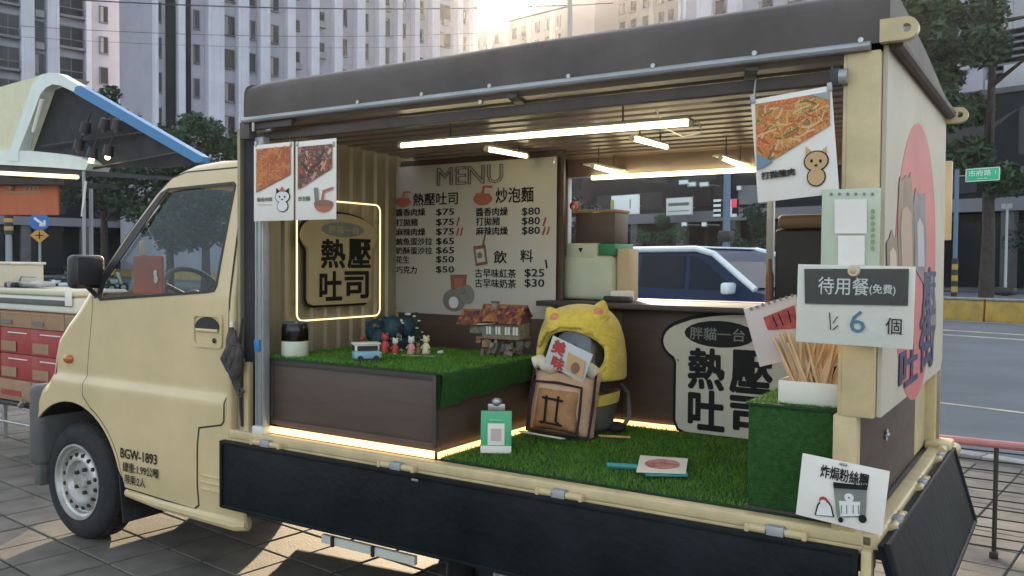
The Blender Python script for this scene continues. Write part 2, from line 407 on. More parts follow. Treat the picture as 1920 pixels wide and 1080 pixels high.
# bumper, front flap, mudflap
b = M(); b.bb(-1.70, -1.585, -.005, YW, .34, .78, GREYP, .04, 3); b.bb(-1.66, -1.60, .01, .10, .24, .36, GREYP, .01); b.build('front_bumper', T)
b = M(); b.bb(-1.715, -1.69, .12, .30, .58, .74, WHITEP, .012); b.build('headlight', T)
b = M(); b.bb(-1.715, -1.69, YW - .30, YW - .12, .58, .74, WHITEP, .012); b.build('headlight', T)
b = M(); b.box((-.90, .13, .28), (.012, .22, .24), RUBBER, .003, rot=(0, R_(-8), 0)); b.build('mudflap', T)
b = M(); b.tube([(-.86, .035, .315), (-.6, .02, .302), (-.3, .02, .298), (-.06, .025, .295), (-.01, .04, .30)], [.024, .026, .028, .032, .03], CREAM, 10); b.build('sill', T)
b = M()
for k in range(3): b.bb(-.27, -.13, -.006, .004, .425 + .03 * k, .433 + .03 * k, CREAM, .002)
b.build('side_vent', T)
# mirror
c0 = on(137, 480, 'X', -1.07); c1 = on(197, 540, 'X', -1.07)
my0, my1 = c0.y, c1.y; mz1, mz0 = c0.z + .01, c1.z - .005
b = M(); b.bb(-1.14, -1.058, my0, my1, mz0 + .004, mz1 - .004, BLACK, .026, 3); mb = b.build('mirror_housing', T)
MIRG = mat('mirror_glass', (.16, .13, .13), .12, metal=1)
b = M(); b.box((-1.062, (my0 + my1) / 2, (mz0 + mz1) / 2), (.004, (my1 - my0) - .03, mz1 - mz0 - .03), MIRG, .001); b.build('mirror_glass', mb)
b = M(); b.tube([(-1.1, (my0 + my1) / 2, mz0 + .02), (-1.1, my1 - .03, mz0 - .03), (-1.1, yside(1.2), mz0 - .045)], .012, BLACK); b.build('mirror_arm', mb)

# wheels
def wheel(cx, cy, cz, sgn_):
    mx = Matrix.Translation((cx, cy, cz)) @ Matrix.Rotation(R_(90) * sgn_, 4, 'X')     # local +z points outwards
    t = M(); R = .302; wd = .17
    t.lathe([(.185, -.005), (.20, .008), (.235, .012), (.272, .004), (.292, -.012), (R, -.03), (R, -wd + .03), (.29, -wd + .01), (.20, -wd)], RUBBER, 48, mx)
    for k in range(56):
        a = 2 * math.pi * k / 56
        for zz, off in ((-.05, 0), (-.085, .5), (-.12, 0)):
            aa = a + off * 2 * math.pi / 56
            p = mx @ Vector((math.cos(aa) * (R + .001), math.sin(aa) * (R + .001), zz))
            q = (mx.to_3x3() @ Matrix.Rotation(aa, 3, 'Z')).to_euler()
            t.box(p, (.008, .022, .026), RUBBER, rot=q)
    ty = t.build('tyre', T)
    r = M()
    r.lathe([(.188, -.008), (.196, .006), (.196, .012), (.186, .012), (.180, -.006), (.168, -.012), (.163, -.03), (.156, -.034), (.142, -.012), (.118, -.002), (.108, -.004), (.100, -.022), (.094, -.03), (.04, -.032), (.034, -.012), (0, -.010)], RIM, 48, mx)
    for k in range(16):
        a = 2 * math.pi * (k + .5) / 16; p = mx @ Vector((math.cos(a) * .137, math.sin(a) * .137, -.0035)); q = mx @ Vector((math.cos(a) * .137, math.sin(a) * .137, -.02))
        r.cyl(p, q, .0105, BLACK, n=10)
    for k in range(5):
        a = 2 * math.pi * k / 5; p = mx @ Vector((math.cos(a) * .062, math.sin(a) * .062, -.014)); q = mx @ Vector((math.cos(a) * .062, math.sin(a) * .062, -.03))
        r.cyl(q, p, .011, DARKSTEEL, n=6)
    r.build('rim', ty)
wheel(AC[0], .045, .30, 1)
wheel(AC[0], YW - .045, .30, -1)
wheel(1.42, .13, .30, 1); wheel(1.42, YW - .13, .30, -1)
# cab interior
b = M(); b.bb(-1.16, -.86, .05, YW - .05, .95, 1.20, BLACK, .05, 3); b.box((-1.0, .42, 1.22), (.2, .34, .10), BLACK, .04); b.build('dashboard', T)
b = M(); sc = on(368, 540, 'Y', .42)
ring = []
nrm = Vector((.80, 0, .60)).normalized(); uu = Vector((0, 1, 0)); vv = nrm.cross(uu)
for k in range(28):
    a = 2 * math.pi * k / 28; ring.append(Vector((sc.x, .42, sc.z - .04)) + (uu * math.cos(a) + vv * math.sin(a)) * .175)
b.tube(ring, .014, BLACK, 8, closed=True)
cc = Vector((sc.x, .42, sc.z - .04)) - nrm * .03
b.sph(cc, (.05, .055, .05), BLACK)
for k in (2, 12, 21): b.tube([cc, ring[k]], .012, BLACK)
b.tube([cc, cc - nrm * .35], .02, BLACK); b.build('steering_wheel', T)
b = M(); b.bb(-.55, -.14, .10, .62, .70, .86, DARKF, .05); b.bb(-.24, -.12, .10, .62, .80, 1.30, DARKF, .05); b.bb(-.22, -.13, .24, .48, 1.30, 1.44, DARKF, .04); b.build('seat', T)
b = M(); b.bb(-.55, -.14, .82, YW - .10, .70, .86, DARKF, .05); b.bb(-.24, -.12, .82, YW - .1, .80, 1.30, DARKF, .05); b.build('seat', T)
b = M(); b.bb(-1.1, -.1, .05, YW - .05, .60, .64, BLACK); b.build('cab_floor', T)
b = M(); b.box((-.92, .75, 1.62), (.02, .22, .07), BLACK, .01); b.tube([(-.92, .75, 1.65), (-.86, .75, 1.76)], .008, BLACK); b.build('rear_view_mirror', T)

# chassis
b = M()
for y in (.38, 1.06): b.bb(-1.2, 2.48, y, y + .07, .48, .60, DARKSTEEL)
for x in (.1, .7, 1.3, 1.9, 2.42): b.bb(x, x + .05, .06, 1.42, .60, .665, DARKSTEEL)
b.cyl((1.42, .15, .30), (1.42, YW - .15, .30), .035, DARKSTEEL); b.sph((1.42, .73, .30), (.11, .10, .11), DARKSTEEL)
b.bb(.25, .95, .42, .80, .34, .56, DARKSTEEL, .03); b.cyl((1.0, 1.0, .34), (2.3, 1.0, .36), .04, STEEL)
for s in (.2, 1.18): b.bb(1.0, 1.9, s, s + .06, .37, .395, DARKSTEEL)
b.build('chassis', T)
gl = (on(605, 1008, 'Y', .05), on(780, 1052, 'Y', .05))
b = M(); mid = (gl[0] + gl[1]) / 2; ln = (gl[1].x - gl[0].x)
b.box((mid.x, .05, mid.z - .0), (ln, .02, .036), WHITEP, .004)
for k in (.14, .58): b.box((gl[0].x + ln * k, .036, mid.z), (.012, .012, .04), BLACK)
b.build('underrun_bar', T)
b = M(); b.box((1.10, .10, .28), (.012, .20, .26), RUBBER, .003); b.build('mudflap', T)

# bed
b = M(); b.bb(-.045, 2.53, .03, 1.44, .665, .706, DARKSTEEL, .004); b.build('bed_floor', T)
b = M(); b.bb(-.085, 2.55, -.004, .045, .675, .714, CREAMW, .008, 3); b.bb(-.085, 2.55, -.001, .03, .655, .678, CREAMW, .004); b.build('side_rail', T)
b = M(); b.bb(2.515, 2.565, -.004, 1.46, .672, .715, CREAMW, .008, 3); b.build('rear_rail', T)
b = M(); b.bb(-.085, 2.55, 1.42, 1.46, .66, .72, CREAMW, .008, 3); b.build('side_rail', T)
# cream corner post of the side gate
b = M(); b.bb(2.522, 2.55, -.03, .02, .30, .673, CREAMW, .004); b.build('corner_post', T)
sg = M(); sg.bb(-.098, 2.515, -.036, -.012, .378, .672, BLACKG, .005)
sg.bb(-.09, 2.51, -.040, -.036, .378, .392, BLACKG, .001); sg.bb(-.09, 2.51, -.040, -.036, .655, .668, BLACKG, .001)
sg.bb(-.098, -.082, -.041, -.036, .38, .67, BLACKG, .001); sg.bb(2.50, 2.515, -.041, -.036, .38, .67, BLACKG, .001)
sgo = sg.build('side_gate', T)
b = M(); c = on(778, 900, 'Y', -.038); b.box(c, (.03, .006, .009), STEEL, .001); b.build('latch', sgo)
b = M(); b.bb(-.098, 2.515, 1.472, 1.496, .378, .672, BLACKG, .005); b.build('side_gate', T)  # unseen far gate, hung down to shade the paving under the truck
b = M(); b.bb(.05, 2.35, 1.40, 1.43, .20, .375, DARKSTEEL, .006); b.build('underrun_bar', T)  # unseen deep bar, added on the far side to keep sun off the ground
b = M(); b.bb(.05, .62, 1.05, 1.38, .20, .50, DARKSTEEL, .03); b.build('sun_block_box', T)  # unseen box added on the far side to block sun under the bed
hinge0 = None
hb = M()
for s in (-1, 1):
    hb.cyl((s * .028, 0, 0), (s * .078, 0, 0), .013, CREAMW, n=12); hb.box((s * .082, 0, -.002), (.014, .03, .03), CREAMW, .004)
hb.box((0, -.001, -.004), (.05, .028, .042), ALU, .003); hb.cyl((-.03, 0, .004), (.03, 0, .004), .011, STEEL)
hinge0 = hb.build('hinge', T)
hp = [on(px, py, 'Y', -.012) for px, py in ((500, 823), (745, 863), (1050, 913), (1455, 985))]
for k, p in enumerate(hp):
    o = hinge0 if k == 0 else hinge0.copy()
    if k: COL.objects.link(o)
    o.location = (p.x, -.014, .682)
for y in (.22, .74, 1.25):
    o = hinge0.copy(); COL.objects.link(o); o.location = (2.575, y, .70); o.rotation_euler = (0, 0, R_(90))
# rear gate, hanging a little outwards
A = Vector((2.585, -.03, .70)); Bq = Vector((2.60, 1.44, .705)); gv = Vector((.085, 0, -.29))
b = M(); U = (Bq - A).normalized(); V = gv.normalized()
b.prism([(0, 0), ((Bq - A).length, 0), ((Bq - A).length, gv.length), (0, gv.length)], .022, BLACKG, O=A, U=U, V=V)
b.tube([A + V * .004, Bq + V * .004], .008, BLACKG); b.tube([A + gv, Bq + gv], .009, BLACKG)
b.tube([Bq, Bq + gv], .010, BLACKG); b.tube([A, A + gv], .012, BLACKG)
b.build('rear_gate', T)
b = M(); b.bb(2.50, 2.60, 1.36, 1.50, .70, .735, CREAMW, .012); b.cyl((2.58, 1.44, .69), (2.60, 1.52, .69), .024, CREAMW); b.cyl((2.57, 1.30, .71), (2.57, 1.38, .71), .02, CREAMW); b.build('gate_catch', T)

# canopy: posts, walls, roof
b = M(); b.bb(.066, .118, .012, .05, .712, 1.97, ALU, .004); b.bb(.062, .122, .0, .055, .712, .745, WHITEP, .004); b.box((.092, .005, 1.09), (.03, .012, .05), BLUE, .002)
b.bb(.076, .082, .008, .013, .75, 1.95, STEEL); b.bb(.102, .108, .008, .013, .75, 1.95, STEEL); b.build('post', T)
b = M(); b.box((.0, .035, .86), (.03, .03, .30), CREAM, .003); b.tube([(-.075, .01, 1.18), (-.06, -.005, 1.15), (-.01, -.004, 1.03), (.01, 0, 1.02)], .008, WHITEP); b.bb(-.05, .03, .03, .06, .71, .73, STEEL); b.build('stay', T)
b = M(); b.bb(-.055, .064, .06, .09, .712, 1.97, DARKF); b.build('gap_cover', T)
pf = M(); pf.bb(2.458, 2.544, -.006, .06, 1.032, 2.03, CREAMW, .004); pf.bb(2.448, 2.462, -.002, .05, 1.032, 2.03, CREAMW, .002); pf.build('rear_pillar', T)
b = M(); b.bb(2.437, 2.50, -.002, .055, .712, 1.034, CREAMW, .004); b.build('lower_pillar', T)
b = M(); b.bb(2.47, 2.535, 1.40, 1.45, .70, 1.90, CREAMW, .004); b.build('far_pillar', T)
b = M(); b.bb(2.52, 2.545, 1.46, 1.475, .72, 1.06, GOLD, .002); b.build('far_post', T)
# corrugated front wall
vs = []; prof = []
y = .06
while y < 1.09:
    prof += [(y, 0), (y + .030, 0), (y + .040, .014), (y + .070, .014), (y + .080, 0)]; y += .09
b = M()
for yy, d in prof: vs += [(-.055 + d, yy, .712), (-.055 + d, yy, 2.034)]
b.quads(vs, [(2 * i, 2 * i + 1, 2 * i + 3, 2 * i + 2) for i in range(len(prof) - 1)], GOLD)
b.bb(-.075, -.057, .04, 1.44, .712, 2.02, GOLD); b.build('front_wall', T, smooth=20)
# inner brown counter wall in sheets
for x0, x1 in ((-.04, .62), (.623, 1.28), (1.283, 1.94), (1.943, 2.46)):
    b = M(); b.bb(x0, x1, 1.082, 1.10, .71, 1.245, BROWN, .0015); b.build('counter_panel', T)
b = M(); b.bb(-.04, .955, 1.102, 1.12, 1.0, 1.985, BROWN); b.build('menu_wall', T)
b = M(); b.bb(.885, 2.46, .97, 1.41, 1.248, 1.272, BROWN2, .003); b.build('counter_top', T)
b = M(); b.bb(.90, 2.53, 1.412, 1.47, 1.235, 1.276, WHITEP, .004); b.build('outer_sill', T)
b = M(); b.bb(-.06, 2.53, 1.445, 1.46, .72, 1.235, CREAMW); b.build('far_lower_wall', T)
b = M(); b.bb(-.06, .79, 1.445, 1.46, 1.235, 1.99, CREAMW); b.build('far_wall', T)
b = M(); b.bb(.755, .815, 1.40, 1.44, 1.272, 1.985, ALU, .003); b.build('window_post', T)
b = M(); b.bb(1.83, 1.86, 1.41, 1.44, 1.272, 1.88, ALU, .003); b.build('window_post', T)
# header beams and ceiling slats
b = M(); b.bb(.755, 2.53, 1.40, 1.46, 1.885, 1.99, CEIL, .003); b.build('far_header', T)
b = M(); b.bb(.02, 2.45, .055, .085, 1.962, 1.998, TARP, .003); b.bb(.02, .30, -.002, .02, 2.0, 2.03, TARP, .002); b.build('near_header', T)
slat = M(); slat.quads([(.0, 0, 0), (2.48, 0, 0), (2.48, .018, .0), (0, .018, .0), (2.48, .026, -.016), (0, .026, -.016), (2.48, .088, -.016), (0, .088, -.016), (2.48, .096, 0), (0, .096, 0)],
       [(0, 1, 2, 3), (3, 2, 4, 5), (5, 4, 6, 7), (7, 6, 8, 9)], CEIL)
so_ = slat.build('ceiling_slat', T, smooth=0)
for k in range(15):
    o = so_ if k == 0 else so_.copy()
    if k: COL.objects.link(o)
    o.location = (.03, .012 + .0965 * k, 2.036 - .003 * k)
# roof tarpaulin: rounded front edge, slopes down to the far side
rp = [(-.012, 2.045), (-.014, 2.10), (-.012, 2.155), (-.002, 2.18), (.022, 2.196), (.06, 2.20), (.3, 2.19), (.75, 2.155), (1.2, 2.105), (1.47, 2.075), (1.49, 2.06), (1.49, 2.035)]
vs = []; fs = []; NX = 26
for i in range(NX + 1):
    x = .028 + (2.565 - .028) * i / NX; endr = .012 * max(0, 1 - i * .8)
    for j, (yy, zz) in enumerate(rp):
        sag = .0035 * math.sin(i * .7 + j * .6) if 4 < j < 10 else .0008 * math.sin(i * .5)
        vs.append((x, yy + (0 if j > 2 else .003 * math.sin(i * .9 + j * .5)), zz + sag - (endr if j > 2 else 0)))
for i in range(NX):
    for j in range(len(rp) - 1):
        a = i * len(rp) + j; fs.append((a, a + len(rp), a + len(rp) + 1, a + 1))
b = M(); b.quads(vs, fs, TARP)
for x in (.03, 2.563):
    m_ = [(yy, zz) for yy, zz in rp]; b.prism(m_, .003, TARP, O=(x, 0, 0), U=(0, 1, 0), V=(0, 0, 1))
b.build('roof_tarpaulin', T, smooth=50)
b = M(); b.tube([(.028, -.016, 2.04), (2.52, -.016, 2.04)], .0125, ALU, 10); b.build('front_pole', T)
b = M(); b.tube([(2.575, .03, 2.052), (2.575, 1.38, 2.05)], .02, TARP, 10); b.build('rear_pole', T)
b = M(); b.bb(.0, .06, -.012, .03, 1.962, 2.035, TARP, .003); b.tube([(.09, -.014, 2.03), (.09, -.014, 1.99)], .006, STEEL); b.build('roof_end_cap', T)
bolt = M(); bolt.cyl((0, 0, 0), (0, -.012, 0), .0075, STEEL, n=8); bolt = bolt.build('bolt', T)
for k, (px, py) in enumerate(((673, 197), (793, 180), (903, 192), (920, 172), (1068, 145), (1226, 128), (1416, 104), (1615, 80))):
    o = bolt if k == 0 else bolt.copy()
    if k: COL.objects.link(o)
    p = on(px, py, 'Y', -.016); o.location = (p.x, -.014, max(2.056, p.z) if k != 2 else p.z)
for x0 in (1.35, 2.17):
    b = M(); b.box((x0, .06, 2.012), (.035, .18, .008), DARKSTEEL, rot=(0, 0, R_(20))); b.build('awning_bracket', T)
for (x, y, z) in ((2.572, .01, 2.075), (2.572, 1.36, 2.045)):
    b = M(); ol = rrect(0, .095, -.032, .032, .012) if False else [(0, -.03), (.065, -.03)] + [(.065 + .03 * math.sin(R_(a)), -.03 * math.cos(R_(a))) for a in range(20, 180, 20)] + [(.065, .03), (0, .03)]
    hl = [(.066 + .012 * math.cos(R_(a)), .012 * math.sin(R_(a))) for a in range(0, 360, 45)]
    b.prism(ol, .03, CREAMW, [hl], O=(x - .03, y, z), U=(1, 0, 0), V=(0, 0, 1)); b.build('roof_bracket', T)
b = M(); b.cyl((2.44, -.01, 1.965), (2.462, -.01, 1.965), .022, ALU); b.box((2.43, -.008, 1.965), (.03, .02, .05), DARKSTEEL, .003); b.build('pulley', T)
# rear side panels
rpn = M(); rpn.prism([(.02, 1.034), (1.33, 1.034), (1.39, 1.075), (1.345, 2.045), (.02, 2.045)], .012, PANEL, O=(2.546, 0, 0), U=(0, 1, 0), V=(0, 0, 1)); RP = rpn.build('rear_panel', T)
b = M(); b.bb(2.478, 2.50, .06, 1.10, .716, 1.30, BROWN, .002); b.build('rear_lower_panel', T)
b = M(); b.bb(2.478, 2.498, 1.103, 1.44, .716, 1.30, CREAMW, .002); b.build('rear_lower_panel', T, label='cream end section of the lower rear panel')
b = M(); q = on(1662, 815, 'X', 2.505)
for r in range(4): b.tube([(2.506, q.y + .02 * math.cos(r * math.pi / 4), q.z + .02 * math.sin(r * math.pi / 4)), (2.506, q.y - .02 * math.cos(r * math.pi / 4), q.z - .02 * math.sin(r * math.pi / 4))], .003, STEEL, 6)
b.sph((2.507, q.y, q.z), .009, STEEL); b.build('lock', T)
b = M(); b.bb(2.520, 2.572, 1.47, 1.485, 1.555, 1.88, CREAM, .005); b.build('wing_panel', T)
STRAPM = mat('brown_grey_cloth', (.07, .06, .056), .9, noise=.35, nscale=14, bump=.6, bscale=30)
b = M()
random.seed(3)
for k in range(7):
    pts = [(-.050 + .007 * k + random.uniform(-.004, .004), -.012 + .004 * math.sin(k), 1.16 - .012 * k)]
    for j in range(5): pts.append((pts[0][0] + random.uniform(-.012, .02) + (.03 if j > 3 else -.006 * j), -.018 + random.uniform(-.01, .01), 1.16 - .012 * k - .045 * (j + 1)))
    b.tube(pts, [.010, .019, .024, .022, .014, .006], STRAPM, 9)
b.build('gathered_strap', T)
b = M(); b.tube([(-.02, .02, 1.2), (-.03, -.0, 1.0), (-.015, .0, .9), (-.02, .01, .80), (-.02, .02, .73)], .006, DARKF); b.build('strap', T)

# ------------------------------------------------------------------ surroundings
TH = R_(-16); UD = Vector((math.cos(TH), math.sin(TH), 0)); VD = Vector((-math.sin(TH), math.cos(TH), 0))
def uv(u, v, z=0): return UD * u + VD * v + Vector((0, 0, z))
def ground_mat(name, col, sc, rough=.85, bump=.2, patch=.25):
    m = mat(name, col, rough, noise=patch, nscale=sc, bump=bump, bscale=180, coord='Object'); return m
ASPH = ground_mat('asphalt', (.075, .097, .12), .35, .75, .25, .25)
GROUT = ground_mat('paving_grout', (.045, .045, .042), 3)
LINEP = mat('worn_road_paint', (.55, .50, .33), .7, noise=.5, nscale=3, col2=(.2, .2, .18))
KERB = mat('concrete_kerb', (.26, .26, .25), .8, noise=.3, nscale=5, bump=.2)
# tile material: a tone per slab
TILE = bpy.data.materials.new('paving_slab'); TILE.use_nodes = True; t = TILE.node_tree; b_ = t.nodes['Principled BSDF']; b_.inputs['Roughness'].default_value = .72
tc = t.nodes.new('ShaderNodeNewGeometry'); mp = t.nodes.new('ShaderNodeMapping'); mp.vector_type = 'TEXTURE'
TR = R_(-6.5); TS = .303; TO = Vector((-1.15, -.05, 0))
mp.inputs['Location'].default_value = TO; mp.inputs['Rotation'].default_value = (0, 0, TR); mp.inputs['Scale'].default_value = (TS, TS, 1)
fl = t.nodes.new('ShaderNodeVectorMath'); fl.operation = 'FLOOR'; wn = t.nodes.new('ShaderNodeTexWhiteNoise'); wn.noise_dimensions = '2D'
t.links.new(tc.outputs['Position'], mp.inputs[0]); t.links.new(mp.outputs[0], fl.inputs[0]); t.links.new(fl.outputs[0], wn.inputs[0])
rp_ = t.nodes.new('ShaderNodeValToRGB'); e = rp_.color_ramp.elements; e[0].color = (.115, .107, .092, 1); e[1].color = (.185, .170, .142, 1); t.links.new(wn.outputs[0], rp_.inputs[0])
ns = t.nodes.new('ShaderNodeTexNoise'); ns.inputs['Scale'].default_value = 5; ns.inputs['Detail'].default_value = 8; t.links.new(tc.outputs['Position'], ns.inputs[0])
mxx = t.nodes.new('ShaderNodeMix'); mxx.data_type = 'RGBA'; mxx.blend_type = 'MULTIPLY'; mxx.inputs[0].default_value = .75
r2 = t.nodes.new('ShaderNodeValToRGB'); e = r2.color_ramp.elements; e[0].position = .3; e[1].position = .7; e[0].color = (.38, .38, .39, 1); e[1].color = (1.12, 1.11, 1.1, 1)
t.links.new(ns.outputs[0], r2.inputs[0]); t.links.new(rp_.outputs[0], mxx.inputs[6]); t.links.new(r2.outputs[0], mxx.inputs[7]); t.links.new(mxx.outputs[2], b_.inputs['Base Color'])
n3 = t.nodes.new('ShaderNodeTexNoise'); n3.inputs['Scale'].default_value = 90; bp = t.nodes.new('ShaderNodeBump'); bp.inputs['Strength'].default_value = .25; bp.inputs['Distance'].default_value = .01
t.links.new(tc.outputs['Position'], n3.inputs[0]); t.links.new(n3.outputs[0], bp.inputs['Height']); t.links.new(bp.outputs[0], b_.inputs['Normal'])

g = M(); g.quads([(-420, -420, -.12), (420, -420, -.12), (420, 420, -.12), (-420, 420, -.12)], [(0, 1, 2, 3)], ASPH); struct(g.build('road', smooth=0))
VE = 5.4
g = M(); c1, c2, c3, c4 = uv(-26, VE, -.012), uv(22, VE, -.012), uv(22, -14, -.012), uv(-26, -14, -.012)
g.quads([c1, c2, c3, c4, *(c - Vector((0, 0, .1)) for c in (c1, c2, c3, c4))], [(0, 1, 2, 3), (0, 4, 5, 1), (1, 5, 6, 2)], GROUT)
pav = g.build('pavement', smooth=0); struct(pav)
kb = M(); kb.box((0, 0, -.055), (.993, .15, .13), KERB, .012)
k0 = None
for k in range(26):
    c = uv(-19.5 + k, VE + .078)
    if k0 is None: o = kb.build('kerb_stone', pav, world=False); k0 = o
    else: o = k0.copy(); COL.objects.link(o)
    o.location = c; o.rotation_euler = (0, 0, TH)
def tileco(i, j):
    x, y = (i + .5) * TS, (j + .5) * TS
    return Vector((TO.x + x * math.cos(TR) - y * math.sin(TR), TO.y + x * math.sin(TR) + y * math.cos(TR), 0))
cands = []
for i in range(-60, 60):
    for j in range(-40, 70):
        c = tileco(i, j); v = c.dot(VD); u = c.dot(UD)
        if v > VE - .16 or v < -13 or u < -20 or u > 18: continue
        rel = RT.transposed() @ (c - CAM)
        vis = False; dpt = -rel.z
        if dpt > .3:
            px = 960 + F * rel.x / dpt; py = 540 - F * rel.y / dpt
            vis = -40 < px < 1960 and 0 < py < 1120
            if vis:   # skip what the truck hides
                if 470 < px < 1600 and py < 1000: vis = False
                if px > 1400 and px < 1640: vis = False
        cands.append((0 if vis else 1, dpt if dpt > 0 else 99, c.copy()))
cands.sort(key=lambda q: (q[0], q[1]))
tl = M(); hw = TS / 2 - .006
b = bmesh.new()
def tile_geo(bm, c, full=True):
    rx = Vector((math.cos(TR), math.sin(TR), 0)); ry = Vector((-math.sin(TR), math.cos(TR), 0)); dz = random.uniform(-.0018, .0018)
    top_ = [bm.verts.new(c + rx * a * (hw - .004) + ry * b * (hw - .004) + Vector((0, 0, dz))) for a, b in ((-1, -1), (1, -1), (1, 1), (-1, 1))]
    bt = [bm.verts.new(c + rx * a * hw + ry * b * hw + Vector((0, 0, dz - .004))) for a, b in ((-1, -1), (1, -1), (1, 1), (-1, 1))]
    lo = [bm.verts.new(v.co + Vector((0, 0, -.016))) for v in bt]
    bm.faces.new(top_)
    for k in range(4):
        bm.faces.new((bt[k], bt[(k + 1) % 4], top_[(k + 1) % 4], top_[k])); bm.faces.new((lo[k], lo[(k + 1) % 4], bt[(k + 1) % 4], bt[k]))
for q in cands[300:]: tile_geo(b, q[2])
me = bpy.data.meshes.new('paving_field'); b.to_mesh(me); b.free(); me.materials.append(TILE)
o = bpy.data.objects.new('paving_field', me); COL.objects.link(o); o.parent = pav; o['kind'] = 'stuff'
b = bmesh.new(); tile_geo(b, Vector((0, 0, 0))); mt = bpy.data.meshes.new('paving_tile'); b.to_mesh(mt); b.free(); mt.materials.append(TILE)
for q in cands[:300]:
    o = bpy.data.objects.new('paving_tile', mt); COL.objects.link(o); o.parent = pav; o.location = q[2] + Vector((0, 0, random.uniform(-.0018, .0018)))
    o.rotation_euler = (random.uniform(-.003, .003), random.uniform(-.003, .003), 0)

# road paint
for v0 in (18.7, 20.2):
    g = M(); g.quads([uv(-160, v0, -.116), uv(60, v0, -.116), uv(60, v0 + .28, -.116), uv(-160, v0 + .28, -.116)], [(0, 1, 2, 3)], LINEP); struct(g.build('road_line', smooth=0))
g = M(); g.quads([uv(-60, 8.6, -.116), uv(60, 8.6, -.116), uv(60, 8.7, -.116), uv(-60, 8.7, -.116)], [(0, 1, 2, 3)], LINEP); struct(g.build('road_line', smooth=0))
g = M(); g.quads([uv(-150, 24.0, -.112), uv(60, 24.0, -.112), uv(60, 24.6, -.112), uv(-150, 24.6, -.112)], [(0, 1, 2, 3)], KERB); struct(g.build('gutter', smooth=0))
# yellow median barrier in blocks
bar = thing('median_barrier', 'long yellow painted concrete barrier along the middle of the road', 'barrier', uv(0, 24.8, -.12), TH)
bs = M(); bs.box((0, 0, .30), (3.96, .5, .60), BRICKY, .04, taper=(1, .7)); bs.box((0, 0, .63), (3.97, .42, .06), KERB, .01)
b0 = None
for k in range(-34, 9):
    if b0 is None: b0 = o = bs.build('barrier_block', bar, world=False)
    else: o = b0.copy(); COL.objects.link(o)
    o.location = (k * 4.0, 0, 0)
# far pavement and planter wall
g = M(); g.quads([uv(-30, 52, .0), uv(120, 52, .0), uv(120, 200, .0), uv(-30, 200, .0), uv(-30, 52, -.12), uv(120, 52, -.12)], [(0, 1, 2, 3), (4, 5, 1, 0)], ground_mat('far_pavement', (.06, .068, .085), 1)); struct(g.build('pavement', smooth=0))
def slab(name, label, cat, u0, u1, v0, v1, z0, z1, m, bev=.03):
    t_ = thing(name, label, cat, uv((u0 + u1) / 2, (v0 + v1) / 2, z0), TH); b = M(); b.bb(-(u1 - u0) / 2, (u1 - u0) / 2, -(v1 - v0) / 2, (v1 - v0) / 2, 0, z1 - z0, m, bev); b.build('body', t_, world=False); return t_
STONE = mat('grey_stone', (.10, .105, .11), .8, noise=.25, nscale=.8, bump=.1)
pw = thing('planter_wall', 'low grey stone planter wall on the far pavement at right', 'planter', uv(30, 82, 0), TH)
b = M(); b.bb(-30, 30, 0, 1.2, 0, 1.9, STONE, .04); b.build('wall', pw, world=False); b = M(); b.bb(-30.1, 30.1, -.1, 1.3, 1.9, 2.05, mat('pale_coping', (.33, .34, .33), .8), .03); b.build('coping', pw, world=False)

# towers
LIL = mat('lilac_grey_render', (.40, .40, .46), .8, noise=.10, nscale=.5, bump=.1, bscale=3)
LILW = mat('pale_lilac_pier', (.60, .60, .67), .8, noise=.10, nscale=.4)
TAN = mat('tan_tile_wall', (.36, .31, .26), .8, noise=.15, nscale=.6)
TAN_SUNLIT = mat('sunlit_cream_pier', (.62, .55, .43), .8, noise=.08, nscale=.5)  # brighter cream: the sunlight on this pier is put into its colour
DWALL = mat('shade_dark_wall', (.015, .021, .029), .8, noise=.35, nscale=.4, spec=.15)  # near black: the shade at street level is put into the wall colour
WGL = mat('dark_window_glass', (.014, .02, .028), .15, noise=.3, nscale=.7, spec=.35)
WFR = mat('grey_window_frame', (.17, .175, .20), .6)
CURT = mat('pale_curtain', (.30, .29, .28), .9)
def winmesh(kind, w, h):
    b = M()
    b.bb(-w / 2, w / 2, -.05, .10, 0, h, WGL)
    fw = .07
    b.bb(-w / 2 - fw, w / 2 + fw, -.10, .05, h, h + fw, WFR); b.bb(-w / 2 - fw, w / 2 + fw, -.18, .05, -fw * 1.4, 0, WFR)
    b.bb(-w / 2 - fw, -w / 2, -.10, .05, 0, h, WFR); b.bb(w / 2, w / 2 + fw, -.10, .05, 0, h, WFR)
    n_ = max(1, round(w / 1.1))
    for k in range(1, n_): x = -w / 2 + w * k / n_; b.bb(x - .03, x + .03, -.09, -.04, 0, h, WFR)
    if kind == 'balcony':
        b.bb(-w / 2 - .1, w / 2 + .1, -.75, -.1, -.35, -.12, WFR)
        for k in range(int(w / .22)): b.bb(-w / 2 + .22 * k, -w / 2 + .22 * k + .03, -.74, -.70, -.12, .55, DARKSTEEL)
        b.bb(-w / 2 - .1, w / 2 + .1, -.76, -.68, .53, .60, WFR)
    elif kind == 'curtain': b.bb(-w / 2 + .05, -w / 2 + w * .45, -.055, -.045, .05, h - .05, CURT)
    elif kind == 'unit': b.bb(-.4, .4, -.45, -.1, -.75, -.15, CURT)
    return b
class Facade:
    def __init__(s, px, dep, a, nrm):
        s.P = at(px, 490, dep); s.P.z = 0; s.a = a; s.n = nrm
    def s_of(s, px):
        d = RT @ Vector((px - 960, 0, -F)); d.z = 0
        # CAM + t d = P + q a
        C = CAM.copy(); C.z = 0; q = s.P - C
        det = d.x * (-s.a.y) + s.a.x * d.y
        t = (q.x * (-s.a.y) + s.a.x * q.y) / det
        return (C + d * t - s.P).dot(s.a)
